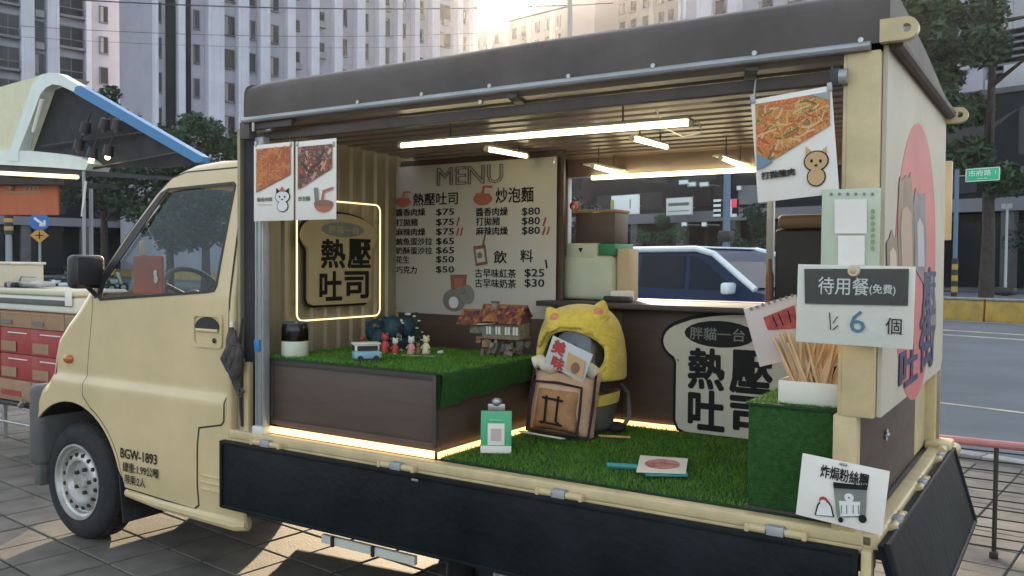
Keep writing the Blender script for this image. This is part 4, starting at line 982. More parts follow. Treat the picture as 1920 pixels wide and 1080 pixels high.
# pink railed fence behind the rear of the truck
fn = thing('low_fence', 'low fence with a pink rail and thin grey posts behind the truck', 'fence', (2.70, 2.40, 0))
PR = mat('faded_pink_rail', (.42, .19, .20), .6, noise=.2)
b = M(); z_ = on(1860, 832, 'Y', 2.4).z; b.tube([(.5 - 2.5, 0, z_), (3.5, 0, z_)], .02, PR, 10); b.build('rail', fn, world=False)
FW = M(); FW.tube([(-2, 0, 0), (3.5, 0, 0)], .0038, DARKSTEEL, 6); fw0 = FW.build('wire', fn, world=False)
for k in range(11):
    o = fw0 if k == 0 else fw0.copy()
    if k: COL.objects.link(o)
    o.location = (0, 0, .05 + k * (z_ - .09) / 10)
for x_ in (-1.9, 0, 1.9, 3.5): b = M(); b.tube([(x_, 0, 0), (x_, 0, z_)], .011, DARKSTEEL, 8); b.bb(x_ - .02, x_ + .02, -.02, .02, -.004, .03, DARKSTEEL, .004); b.build('post', fn, world=False)

# ------------------------------------------------------------------ neighbouring stall
YN = 2.6
ns_ = thing('food_stall', 'pale green and cream food stall with a raised hatch and blue edged flap at left', 'food stall', on(20, 490, 'Y', YN).to_2d().to_3d())
def PY(pts, y=YN): return [(on(a, c, 'Y', y).x, on(a, c, 'Y', y).z) for a, c in pts]
def pprism(name, pts, th, m, y=YN, par=None, holes=(), bev=0, lab=None):
    b = M(); b.prism(PY(pts, y), -th, m, [PY(h_, y) for h_ in holes], O=(0, y, 0)); return b.build(name, par or ns_, label=lab)
pprism('side_shell', [(-160, 230), (-60, 185), (0, 163), (60, 146), (85, 137), (62, 158), (48, 200), (20, 300), (-160, 300)], .5, SHELLY)
pprism('hatch_frame', [(12, 302), (34, 235), (60, 158), (74, 143), (90, 136), (108, 137), (150, 161), (140, 173), (112, 160), (98, 158), (86, 164), (76, 176), (52, 240), (34, 284), (34, 302)], .10, SHELL, YN - .06)
pprism('blue_edge', [(141, 163), (150, 160), (380, 294), (379, 304), (366, 305), (138, 174)], .08, BLUE, YN - .07)
b = M(); fl_ = PY([(86, 166), (100, 160), (114, 162), (140, 175), (368, 305), (300, 312), (160, 312), (40, 296)])
b.prism(fl_, -.02, DARKF, O=(0, YN + .10, 0)); b.build('hatch_back', ns_)
pprism('hatch_sill', [(-160, 268), (0, 281), (60, 283), (120, 289), (152, 295), (166, 306), (160, 319), (100, 314), (-160, 300)], .25, SHELL, YN - .05)
pprism('awning_edge', [(-160, 300), (100, 315), (165, 320), (330, 332), (330, 338), (165, 330), (-160, 318)], .05, DARKF, YN - .02)
b = M(); q1, q2 = on(-120, 318, 'Y', YN - .1), on(145, 332, 'Y', YN - .1); b.tube([q1, q2], .022, NEON, 8); tubeo = b.build('strip_light', ns_)
pprism('awning_back', [(-160, 325), (120, 338), (120, 346), (-160, 345)], .6, DARKF, YN)
ob = thing('orange_banner', 'dull orange banner hanging under the lit strip of the left stall', 'banner', on(50, 340, 'Y', YN + .1))
b = M(); b.prism(PY([(-160, 340), (108, 343), (108, 403), (-160, 402)], YN + .1), -.02, ORANGE, O=(0, YN + .1, 0)); b.build('panel', ob)
b = M(); w0 = PY([(10, 358), (78, 359), (78, 363), (10, 362)], YN + .1); b.prism(w0, .003, CARD, O=(0, YN + .098, 0)); b.sph(on(22, 352, 'Y', YN + .09), .035, CARD)
for px in (48, 56, 64, 71): b.prism(PY([(px - 3, 350), (px + 3, 350), (px + 3, 356), (px - 3, 356)], YN + .1), .003, CARD, O=(0, YN + .098, 0))
b.build('faded_print', ob)
b = M(); b.tube([on(57, 278, 'Y', YN - .1), on(64, 240, 'Y', YN - .1)], .008, STEEL); b.tube([on(63, 247, 'Y', YN - .1), on(79, 187, 'Y', YN - .1)], .022, WHITEP); b.build('gas_strut', ns_)
b = M(); q = PY([(166, 322)])[0]; pz = on(166, 480, 'Y', YN)
b.tube([(q[0], YN - .05, 0), (q[0], YN - .05, q[1])], .016, POLEG); b.tube([(q[0] + .05, YN - .06, q[1] - .1), (q[0] - .02, YN - .06, q[1] - .45)], .012, WHITEP); b.build('post', ns_)
b = M(); q = PY([(-60, 322)])[0]; b.tube([(q[0], YN, 0), (q[0], YN, q[1])], .025, POLEG); b.tube([(q[0], YN + 1.5, 0), (q[0], YN + 1.5, q[1])], .025, POLEG); b.build('post', ns_)
b = M(); b.tube([on(78, 275, 'Y', YN + .03), on(300, 245, 'Y', YN + .03)], .014, BLACK); b.tube([on(160, 318, 'Y', YN + .03), on(345, 285, 'Y', YN + .03)], .014, BLACK); b.build('lamp_rail', ns_)
for k, (px, py, lit) in enumerate(((160, 243, 0), (196, 236, 0), (220, 238, 0), (148, 275, 0), (173, 290, 1), (203, 286, 1))):
    p_ = on(px, py, 'Y', YN - .02)
    t_ = thing('spot_lamp', ['black spot lamp at the left end of the upper row in the stall', 'black spot lamp in the middle of the upper row in the stall', 'black spot lamp at the right end of the upper row in the stall', 'black spot lamp hanging low on the left in the stall', 'small lit spot lamp on the left in the stall', 'small lit spot lamp on the right in the stall'][k], 'lamp', p_)
    b = M(); b.cyl(p_ + Vector((.02, 0, .07)), p_ + Vector((-.01, 0, -.03)), .045, BLACK, .055); b.tube([p_ + Vector((.02, 0, .06)), p_ + Vector((.04, .03, .16))], .01, BLACK); b.build('lamp_head', t_)
    b = M(); b.sph(p_ + Vector((-.012, 0, -.045)), .026, TUBE if lit else GREYP); b.build('bulb', t_)

# cartons, cooler, trolley
YC = .95
def cx_(px, y=YC, py=650): return on(px, py, 'Y', y).x
xl, xm, xr = cx_(-2), cx_(56), cx_(118)
wcar = xm - xl
zt = [on(56, v, 'Y', YC).z for v in (584, 617, 667, 716, 757)]
tr = thing('hand_trolley', 'grey steel trolley under the cartons and cooler', 'trolley', ((xl + xr) / 2, YC + .25, 0))
b = M(); b.bb(xl - .55, xr + .55, YC - .02, YC + .55, zt[4] - .035, zt[4] - .004, DARKSTEEL, .006); b.build('deck', tr)
for x_ in (xl - .4, cx_(5), xr + .1, xr + .5): b = M(); b.bb(x_ - .012, x_ + .012, YC, YC + .025, .08, zt[4] - .03, STEEL); b.build('leg', tr)
for x_ in (xl - .4, xr + .1): b = M(); b.cyl((x_, YC - .01, .06), (x_, YC + .03, .06), .055, RUBBER, n=18); b.build('wheel', tr)
b = M(); b.tube([(xl - .4, YC, .22), (xr + .5, YC, .22)], .012, STEEL); b.tube([on(45, 752, 'Y', YC - .05), on(38, 762, 'Y', YC - .05)], .02, STEEL); b.build('brace', tr)
rows = [(zt[1], zt[0]), (zt[2], zt[1]), (zt[3], zt[2]), (zt[4], zt[3])]
LB = {0: 'kraft', 1: 'red', 2: 'red', 3: 'kraft and red'}
lv = ['topmost', 'second from the top', 'third from the top', 'lowest']
for r, (z0, z1) in enumerate(rows):
    for c_ in range(-1, 3):
        x0 = xl + c_ * wcar * 1.02 + random.uniform(-.006, .006)
        wh = ['left edge column', 'column at the picture edge', 'column beside the truck nose', 'column behind the truck nose'][c_ + 1]
        t_ = thing('carton', f'{LB[r]} cardboard carton, {lv[r]} in the {wh}', 'carton', (x0 + wcar / 2, YC + .2, z0), 0, 'cartons stacked on the trolley')
        b = M(); b.bb(x0 + .003, x0 + wcar - .003, YC + random.uniform(0, .012), YC + .36, z0 + .002, z1 - .002, CARD if r in (0, 3) else REDC, .004); b.build('box', t_)
        b = M(); yf = YC - .001
        if r in (1, 2): b.bb(x0 + .03, x0 + wcar * .55, yf, yf + .004, z0 + .02, z0 + (z1 - z0) * .48, CARD); b.bb(x0 + wcar * .3, x0 + wcar * .9, yf, yf + .004, z1 - .04, z1 - .032, WHITEP)
        elif r == 0: b.bb(x0 + .02, x0 + wcar * .4, yf, yf + .004, z0 + .03, z0 + .055, GINK); b.bb(x0 + .01, x0 + wcar - .01, yf, yf + .003, z1 - .02, z1 - .014, WOOD)
        else: b.bb(x0 + .03, x0 + wcar * .7, yf, yf + .004, z0 + .04, z0 + .08, REDC)
        b.build('printed_panel', t_)
cz0, cz1 = zt[0] + .003, on(60, 541, 'Y', YC).z
xx0, xx1 = cx_(-60, py=560), cx_(148, py=560)
ck = thing('cool_box', 'white and grey cool box standing on the carton stack', 'cool box', ((xx0 + xx1) / 2, YC + .2, cz0))
b = M(); b.bb(xx0 + .02, xx1 - .02, YC - .02, YC + .36, cz0, cz0 + (cz1 - cz0) * .72, WHITEP, .018, 3); b.build('box', ck)
b = M(); b.bb(xx0, xx1, YC - .035, YC + .375, cz0 + (cz1 - cz0) * .72, cz1, mat('cream_lid', (.62, .57, .42), .5), .016, 3); b.build('lid', ck)
b = M(); b.bb(xx0 + .03, xx1 - .05, YC - .028, YC - .02, cz0 + (cz1 - cz0) * .30, cz0 + (cz1 - cz0) * .55, GREYP, .002); b.build('grey_band', ck)
b = M(); b.bb(xx1 - .10, xx1 - .02, YC - .045, YC - .034, cz1 - .11, cz1 - .01, WHITE, .006); b.build('latch', ck)
t_ = thing('cream_container', 'cream container standing on the cool box at the left edge', 'container', (cx_(0), YC + .1, cz1))
b = M(); b.bb(cx_(-45), cx_(22), YC, YC + .25, cz1, on(10, 494, 'Y', YC).z, mat('cream_tub', (.60, .54, .40), .6), .015, 3); b.build('tub', t_); b = M(); b.bb(cx_(-48), cx_(24), YC - .01, YC + .26, on(10, 496, 'Y', YC).z, on(10, 491, 'Y', YC).z, CREAMF, .006); b.build('lid', t_)
t_ = thing('gas_burner', 'small silver and black gas burner on the cool box', 'burner', (cx_(38), YC - .01, cz1))
b = M(); b.bb(cx_(28), cx_(66), YC + .02, YC + .16, cz1 + .01, cz1 + .05, STEEL, .01); b.bb(cx_(10), cx_(30), YC - .01, YC + .12, cz1 + .003, cz1 + .04, BLACK, .01); b.build('body', t_)
b = M(); b.cyl((cx_(22), YC - .02, cz1 + .025), (cx_(22), YC + .0, cz1 + .025), .022, STEEL, n=16); b.build('knob', t_)
b = M(); b.tube([(cx_(30), YC + .03, cz1 + .05), (cx_(34), YC + .03, cz1 + .085), (cx_(62), YC + .03, cz1 + .085), (cx_(65), YC + .03, cz1 + .03)], .006, STEEL); b.build('pan_support', t_)

# ------------------------------------------------------------------ things on and in the truck
def inv(t_): return PM[t_.name].inverted()
def fit(s, m, par, t_, box_, ax, val, y=-.003, bold=0, outline=0, name='lettering', keep=False):
    """lettering stretched to the box it fills on the board"""
    a = inv(t_) @ on(box_[0], (box_[1] + box_[3]) / 2, ax, val); c = inv(t_) @ on(box_[2], (box_[1] + box_[3]) / 2, ax, val)
    mx_ = (box_[0] + box_[2]) / 2; tpt = inv(t_) @ on(mx_, box_[1], ax, val); bpt = inv(t_) @ on(mx_, box_[3], ax, val)
    o = text(s, 1, m, par, 0, 0, 0, bold, th=.001, outline=outline, name=name)
    xs = [v.co.x for v in o.data.vertices]; zs = [v.co.z for v in o.data.vertices]
    W_, H_ = max(xs) - min(xs), max(zs) - min(zs); sx = abs(c.x - a.x) / W_; sz = abs(tpt.z - bpt.z) / H_
    for v in o.data.vertices:
        v.co = ((v.co.x - min(xs)) * sx + min(a.x, c.x), y + v.co.y * .4, (v.co.z - min(zs)) * sz + min(tpt.z, bpt.z))
    PM[o.name] = PM[t_.name]; return o
def board(t_, x0, x1, z0, z1, m, th=.004, bev=.0008, name='board'):
    b = M(); b.bb(x0, x1, 0, th, z0, z1, m, bev); return b.build(name, t_, world=False)

for s_, bx, bo in CABTEXT: fit(s_, INK, D, T, bx, 'Y', -.007, y=yside(.46) - .0078, bold=bo)
# menu board
YM = 1.078
a_ = on(740, 585, 'Y', YM); c_ = on(1044, 300, 'Y', YM)
mn = thing('menu_board', 'big cream menu board with MENU title and price columns on the inner wall', 'menu board', ((a_.x + c_.x) / 2, YM, a_.z))
wM, hM = c_.x - a_.x, 1.952 - a_.z
mb = board(mn, -wM / 2, wM / 2, 0, hM, MENUM, .004)
fit('MENU', GINK, mb, mn, (820, 311, 944, 346), 'Y', YM, outline=.016)
ml = [('熱壓吐司', 775, 361, 859, 385, .014), ('炒泡麵', 930, 351, 1001, 380, .014), ('飲', 926, 470, 951, 494, .012), ('料', 976, 468, 1000, 492, .012)]
rows_ = [('醬香肉燥', 743, 798, 398, '$75'), ('打拋豬', 743, 784, 417, '$75'), ('麻辣肉燥', 743, 798, 435, '$75'), ('鮪魚蛋沙拉', 743, 811, 453, '$65'), ('奶酥蛋沙拉', 743, 811, 470, '$65'), ('花生', 743, 768, 487, '$50'), ('巧克力', 743, 782, 506, '$50')]
for s_, x0, x1, yc, pr in rows_: ml += [(s_, x0, yc - 7, x1, yc + 7, .016), (pr, 818, yc - 7, 852, yc + 7, .014)]
for s_, x0, x1, yc, pr in [('醬香肉燥', 893, 953, 397, '$80'), ('打拋豬', 893, 938, 415, '$80'), ('麻辣肉燥', 893, 953, 433, '$80')]: ml += [(s_, x0, yc - 8, x1, yc + 8, .016), (pr, 979, yc - 8, 1013, yc + 8, .014)]
ml += [('古早味紅茶', 891, 504, 968, 521, .014), ('$25', 984, 504, 1021, 521, .014), ('古早味奶茶', 891, 523, 968, 540, .014), ('$30', 984, 523, 1021, 540, .014)]
for s_, x0, y0, x1, y1, bo in ml: fit(s_, INK, mb, mn, (x0, y0, x1, y1), 'Y', YM, bold=bo)
def strokes(segs, m, par, t_, ax, val, wd, y=-.004, name='print'):
    b = M()
    for sg in segs:
        p = inv(t_) @ on(sg[0], sg[1], ax, val); q = inv(t_) @ on(sg[2], sg[3], ax, val); w_ = wd if len(sg) < 5 else sg[4]
        d = Vector((q.x - p.x, q.z - p.z)); L = d.length
        b.box(((p.x + q.x) / 2, y, (p.z + q.z) / 2), (L, .0012, w_), m, rot=(0, -math.atan2(d.y, d.x), 0))
    o = b.build(name, par, world=False); return o
strokes([(862, 407, 857, 424), (861, 427, 857, 442), (868, 427, 864, 442), (1024, 408, 1019, 424), (1023, 426, 1018, 441), (1031, 425, 1026, 440)], RINK, mb, mn, 'Y', YM, .008, name='chilli_mark')
strokes([(1024, 487, 1026, 503)], INK, mb, mn, 'Y', YM, .008)
def blob(cx, cy, rx, ry, m, par, t_, ax, val, y=-.004, a0=0, a1=360, name='print', n=20, th=.0012, bm_=None):
    """flat printed ellipse given by its place on the board"""
    c = inv(t_) @ on(cx, cy, ax, val); e1 = inv(t_) @ on(cx + rx, cy, ax, val); e2 = inv(t_) @ on(cx, cy - ry, ax, val)
    X, Z = abs(e1.x - c.x), abs(e2.z - c.z)
    b = bm_ or M(); b.prism([(c.x + X * math.cos(R_(a0 + (a1 - a0) * k / n)), c.z + Z * math.sin(R_(a0 + (a1 - a0) * k / n))) for k in range(n + (0 if a1 - a0 == 360 else 1))], th, m, O=(0, y, 0))
    if bm_ is None: return b.build(name, par, world=False)
def poly(pts, m, par, t_, ax, val, y=-.004, name='print', th=.0012, bm_=None):
    q = [inv(t_) @ on(a, c, ax, val) for a, c in pts]
    b = bm_ or M(); b.prism([(p.x, p.z) for p in q], th, m, O=(0, y, 0))
    if bm_ is None: return b.build(name, par, world=False)
CORAL = mat('coral_ink', (.45, .13, .09), .6); BRI = mat('brown_ink', (.24, .13, .08), .6, noise=.2); GRI = mat('grey_print', (.20, .22, .20), .6, noise=.3); TANI = mat('tan_ink', (.55, .36, .17), .6)
for (cx, cy, sc) in ((906, 372, 1.0), (757, 378, .8)):
    b = M(); blob(cx, cy, 18 * sc, 13 * sc, CORAL, None, mn, 'Y', YM, bm_=b, a0=180, a1=360, n=14); poly([(cx - 18 * sc, cy), (cx + 18 * sc, cy), (cx + 12 * sc, cy - 9 * sc), (cx - 12 * sc, cy - 9 * sc)], BRI, None, mn, 'Y', YM, bm_=b, y=-.003); blob(cx, cy - 4 * sc, 15 * sc, 5 * sc, CORAL, None, mn, 'Y', YM, bm_=b, y=-.005)
    poly([(cx - 2, cy - 8), (cx + 1, cy - 24 * sc), (cx + 18 * sc, cy - 24 * sc), (cx + 18 * sc, cy - 20 * sc), (cx + 4, cy - 20 * sc), (cx + 2, cy - 8)], CORAL, None, mn, 'Y', YM, bm_=b, y=-.006); b.build('bowl_drawing', mb, world=False)
b = M(); poly([(888, 462), (911, 459), (915, 495), (893, 499)], BRI, None, mn, 'Y', YM, bm_=b); poly([(893, 468), (908, 466), (911, 490), (896, 493)], MENUM, None, mn, 'Y', YM, y=-.0055, bm_=b); blob(901, 479, 5, 6, GRI, None, mn, 'Y', YM, y=-.007, bm_=b); poly([(904, 462), (909, 440), (912, 440), (908, 462)], BRI, None, mn, 'Y', YM, bm_=b); b.build('drink_drawing', mb, world=False)
b = M(); poly([(845, 515), (876, 515), (873, 549), (848, 549)], BRI, None, mn, 'Y', YM, bm_=b); poly([(852, 522), (870, 522), (868, 543), (854, 543)], CORAL, None, mn, 'Y', YM, y=-.0055, bm_=b)
blob(852, 563, 21, 21, GRI, None, mn, 'Y', YM, y=-.0045, bm_=b); blob(877, 552, 13, 18, STEEL, None, mn, 'Y', YM, y=-.005, bm_=b); blob(852, 567, 9, 11, WINK, None, mn, 'Y', YM, y=-.0065, bm_=b); blob(866, 545, 8, 8, GRI, None, mn, 'Y', YM, y=-.0075, bm_=b)
b.build('cup_drawing', mb, world=False)
for k, (px, py) in enumerate(((744, 318), (1040, 304), (744, 578), (1000, 590))):
    b = M(); q = inv(mn) @ on(px, py, 'Y', YM); b.cyl((q.x, .001, q.z), (q.x, -.003, q.z), .006, STEEL, n=10); b.build('screw', mn, world=False)

# bread shaped signs
def bread(w, h):
    nb = w * .42; r = w * .06
    half = [(0, 0), (nb - r, 0), (nb - r * .3, r * .3), (nb, r), (nb, h * .57), (nb + .005 * w, h * .60)]
    for a in range(-52, 66, 13): half.append((.33 * w + .17 * w * math.cos(R_(a)), h * .755 + .165 * h * math.sin(R_(a))))
    for a in (.30, .20, .10): half.append((w * a * 1.1, h * (1 - .085 * (a / .37) ** 2)))
    half.append((0, h))
    return half + [(-x, z) for x, z in half[-2:0:-1]]
def bread_sign(t_, w, h, face, th=.018):
    p = bread(w, h); b = M(); b.prism(grow(p, w * .022), .006, INK, O=(0, -.002, 0)); b.build('backing', t_, world=False)
    b = M(); b.prism(p, th, face, O=(0, -.008, 0)); return b.build('bread_panel', t_, world=False)
# small one with neon frame on the front wall (faces +X)
XS = -.02
q0 = on(570, 575, 'X', XS); q1 = on(690, 565, 'X', XS); qt = on(640, 402, 'X', XS)
wB = (q1.y - q0.y); hB = qt.z - (q0.z + q1.z) / 2
bs1 = thing('bread_sign', 'bread slice sign lit by a thin neon frame on the corrugated front wall', 'sign', (XS, (q0.y + q1.y) / 2, (q0.z + q1.z) / 2), R_(90))
BFACE = mat('warm_bread_face', (.50, .40, .22), .5, noise=.12, nscale=3); bp_ = bread_sign(bs1, wB * 1.16, hB, BFACE)
for s_, bx in (('熱', (594, 448, 640, 503)), ('壓', (644, 448, 688, 503)), ('吐', (591, 508, 634, 564)), ('司', (638, 508, 684, 560))): fit(s_, INK, bp_, bs1, bx, 'X', XS, y=-.0275, bold=.028)
blob(636, 431, 39, 14, GRI, bp_, bs1, 'X', XS, y=-.0265)
fit('胖貓一台', BFACE, bp_, bs1, (608, 424, 664, 438), 'X', XS, y=-.029)
f0 = on(556, 597, 'X', XS); f1 = on(640, 382, 'X', XS); f2 = on(718, 386, 'X', XS); f3 = on(702, 594, 'X', XS)
nf = thing('neon_frame', 'thin glowing rectangular neon outline around the small bread sign', 'neon light', (XS, (f0.y + f2.y) / 2, f0.z), R_(90))
b = M(); x0, x1, z0, z1 = f0.y - .01, f2.y - .035, f0.z - .012, f2.z + .0
ring = [(XS + .012, yy, zz_) for yy, zz_ in rrect(x0, x1, z0, z1, .035)]
b.tube(ring, .004, NEON, 6, closed=True); b.build('tube', nf)
b = M(); b.box((XS + .004, x1 + .0, (z0 + z1) / 2 + .2), (.02, .03, .02), CGLASS); b.box((XS + .004, x0, (z0 + z1) / 2 - .2), (.02, .03, .02), CGLASS); b.build('clip', nf)
# large one on the counter front
YS = 1.062
q0 = on(1268, 815, 'Y', YS); zt_ = on(1350, 588, 'Y', YS).z; xl_ = on(1247, 640, 'Y', YS).x
w2 = .765; bs2 = thing('bread_sign', 'large cream bread slice sign with bold black characters leaning on the brown counter', 'sign', (xl_ + w2 / 2, YS, .724))
BF2 = mat('cream_bread_face', (.55, .53, .44), .55, noise=.05); bp_ = bread_sign(bs2, w2, zt_ - .724, BF2, .012)
for s_, bx in (('熱', (1293, 652, 1362, 730)), ('壓', (1371, 656, 1452, 738)), ('吐', (1293, 730, 1362, 806)), ('司', (1371, 742, 1452, 816))): fit(s_, INK, bp_, bs2, bx, 'Y', YS, y=-.0225, bold=.033)
blob(1352, 626, 68, 25, INK, bp_, bs2, 'Y', YS, y=-.0212); fit('胖貓一台', GRI, bp_, bs2, (1297, 614, 1400, 638), 'Y', YS, y=-.0235, bold=.01)
b = M(); q = inv(bs2) @ on(1274, 674, 'Y', YS); b.cyl((q.x, -.02, q.z), (q.x, -.025, q.z), .006, STEEL, n=10); b.build('screw', bs2, world=False)

# posters hung from the canopy, near left
def inpoly(x, y, P):
    c = False
    for i in range(len(P)):
        (x1, y1), (x2, y2) = P[i - 1], P[i]
        if (y1 > y) != (y2 > y) and x < (x2 - x1) * (y - y1) / (y2 - y1) + x1: c = not c
    return c
def noodle_print(pts, par, t_, val, n, mats_, wd, rad, seed, center=None):
    random.seed(seed); P = [((inv(t_) @ on(a, c, 'Y', val)).x, (inv(t_) @ on(a, c, 'Y', val)).z) for a, c in pts]
    xs = [p[0] for p in P]; zs = [p[1] for p in P]; b = M()
    for k in range(n):
        x, z = random.uniform(min(xs), max(xs)), random.uniform(min(zs), max(zs))
        if not inpoly(x, z, P): continue
        a = random.uniform(0, 6.28); cur = random.uniform(-1, 1) / rad; L = random.uniform(.6, 1.6) * rad; q = []
        for j in range(7):
            q.append((x, z, a)); x += math.cos(a) * L / 6; z += math.sin(a) * L / 6; a += cur * L / 6
            if not inpoly(x, z, P): break
        if len(q) < 3: continue
        y = -.0043 - .0000035 * k * (400 / n); vs = []; w_ = wd * random.uniform(.6, 1.3)
        for x_, z_, a_ in q: vs += [(x_ - math.sin(a_) * w_ / 2, y, z_ + math.cos(a_) * w_ / 2), (x_ + math.sin(a_) * w_ / 2, y, z_ - math.cos(a_) * w_ / 2)]
        b.quads(vs, [(2 * j, 2 * j + 1, 2 * j + 3, 2 * j + 2) for j in range(len(q) - 1)], random.choice(mats_))
    o = b.build('printed_strands', par, world=False, smooth=0); o['kind'] = 'stuff'; return o
def ink(n_, c): return mat('print_' + n_, c, .5)
NI = [ink('orange', (.55, .24, .05)), ink('amber', (.60, .36, .10)), ink('deep_orange', (.46, .14, .03)), ink('red', (.42, .07, .03)), ink('pale', (.62, .42, .22)), ink('orange_two', (.58, .20, .05)), ink('leaf', (.10, .14, .03)), ink('brown', (.18, .06, .03))]
YP = -.02
def hung(name, label, cat, c4, th=.003, m=WHITE, rot=0, y=YP, nm='sheet'):
    P = [on(*c, 'Y', y) for c in c4]; cx = sum(p.x for p in P) / 4; cz = sum(p.z for p in P) / 4
    w_ = ((P[1].x - P[0].x) + (P[2].x - P[3].x)) / 2; h_ = ((P[0].z - P[3].z) + (P[1].z - P[2].z)) / 2
    t_ = thing(name, label, cat, (cx, y, cz), rot=(0, rot, 0)); o = board(t_, -w_ / 2, w_ / 2, -h_ / 2, h_ / 2, m, th, name=nm); return t_, o, w_, h_
p1, o1, w_, h_ = hung('food_poster', 'white hanging poster with orange curry picture and small white animal drawing', 'poster', [(476, 272), (550, 266), (550, 413), (476, 415)])
poly([(482, 280), (546, 274), (546, 327), (482, 361)], CURRY, o1, p1, 'Y', YP, name='food_picture'); noodle_print([(482, 280), (546, 274), (546, 327), (482, 361)], o1, p1, YP, 150, [NI[0], NI[2], NI[5], NI[5], NI[1]], .006, .035, 3); fit('醬香肉燥', GINK, o1, p1, (483, 370, 511, 378), 'Y', YP, bold=.01); strokes([(483, 384, 511, 384)], GINK, o1, p1, 'Y', YP, .0015)
def doodle(par, t_, cx, cy, s, fill, ax='Y', val=YP, top=None):
    b = M(); A_ = dict(bm_=b)
    blob(cx, cy - 6 * s, 14.5 * s, 12 * s, INK, None, t_, ax, val, y=-.003, **A_); blob(cx, cy - 6 * s, 13 * s, 10.6 * s, fill, None, t_, ax, val, y=-.0042, **A_)
    blob(cx, cy + 12 * s, 11 * s, 11 * s, INK, None, t_, ax, val, y=-.0025, **A_); blob(cx, cy + 12 * s, 9.6 * s, 9.8 * s, fill, None, t_, ax, val, y=-.0038, **A_)
    for q in (-1, 1): poly([(cx + q * 12 * s, cy - 10 * s), (cx + q * 12 * s, cy - 23 * s), (cx + q * 3 * s, cy - 15 * s)] if q < 0 else [(cx + q * 12 * s, cy - 10 * s), (cx + q * 3 * s, cy - 15 * s), (cx + q * 12 * s, cy - 23 * s)], fill if fill != WINK else INK, None, t_, ax, val, y=-.003, **A_)
    for q in (-5, 5): blob(cx + q * s, cy - 6 * s, 1.6 * s, 2 * s, INK, None, t_, ax, val, y=-.0055, n=8, **A_)
    blob(cx, cy - 1 * s, 2 * s, 1.3 * s, INK, None, t_, ax, val, y=-.0055, n=8, **A_)
    if top: poly([(cx - 6 * s, cy - 16 * s), (cx + 6 * s, cy - 16 * s), (cx, cy - 26 * s)], top, None, t_, ax, val, y=-.006, **A_)
    b.build('animal_drawing', par, world=False)
doodle(o1, p1, 531, 375, .98, WINK, top=CORAL)
p2, o2, w_, h_ = hung('food_poster', 'white hanging poster with dark toast picture and coral bowl drawing', 'poster', [(554, 265), (630, 260), (630, 411), (554, 413)])
poly([(560, 276), (624, 270), (624, 315), (560, 356)], STEAK, o2, p2, 'Y', YP, name='food_picture'); noodle_print([(560, 276), (624, 270), (624, 315), (560, 356)], o2, p2, YP, 90, [NI[7], NI[4], NI[3], NI[7], ink('dark', (.06, .03, .03)), ink('beige', (.45, .30, .20))], .011, .04, 4); fit('炒泡麵', GINK, o2, p2, (560, 368, 582, 377), 'Y', YP, bold=.01)
b = M(); blob(608, 382, 18, 16, CORAL, None, p2, 'Y', YP, a0=180, a1=360, bm_=b); blob(608, 381, 18, 6, BRI, None, p2, 'Y', YP, y=-.005, bm_=b); poly([(592, 378), (590, 352), (597, 352), (599, 378)], GRI, None, p2, 'Y', YP, y=-.0045, bm_=b); poly([(604, 376), (607, 357), (627, 350), (627, 354), (610, 361), (608, 376)], CORAL, None, p2, 'Y', YP, y=-.006, bm_=b); b.build('bowl_drawing', o2, world=False)
for t_, xs in ((p1, (480, 546)), (p2, (558, 626))):
    for px in xs:
        b = M(); q = inv(t_) @ on(px, 270, 'Y', YP); b.tube([(q.x, .001, q.z - .005), (q.x, .03, q.z + .045)], .0025, CGLASS); b.box((q.x, 0, q.z), (.012, .008, .02), STEEL, .002); b.build('clip', t_, world=False)
# noodle poster right
p3, o3, w_, h_ = hung('food_poster', 'large white poster with fried noodle picture and tan animal drawing, hanging at right', 'poster', [(1408, 186), (1560, 161), (1573, 356), (1420, 387)], rot=R_(-5))
poly([(1417, 196), (1557, 172), (1557, 235), (1420, 318)], NOODLE, o3, p3, 'Y', YP, name='food_picture'); noodle_print([(1419, 200), (1555, 176), (1555, 233), (1422, 312)], o3, p3, YP, 620, NI[:7] + [NI[0], NI[1], NI[4]], .0048, .035, 5)
poly([(1420, 288), (1450, 304), (1421, 320)], mat('blue_plate_print', (.16, .26, .34), .6), o3, p3, 'Y', YP, y=-.0075); poly([(1520, 178), (1557, 172), (1557, 188)], mat('blue_plate_print_rim', (.30, .36, .38), .6), o3, p3, 'Y', YP, y=-.005)
fit('打拋豬肉', GINK, o3, p3, (1428, 319, 1492, 333), 'Y', YP, outline=.02, y=-.003); doodle(o3, p3, 1531, 312, 1.65, TANI)
for px, py in ((1412, 186), (1556, 163)):
    b = M(); q = inv(p3) @ on(px, py, 'Y', YP); b.tube([(q.x, .001, q.z - .01), (q.x + .003, .03, q.z + .06)], .003, STEEL); b.box((q.x, 0, q.z), (.014, .01, .024), ALU, .002); b.build('clip', p3, world=False)
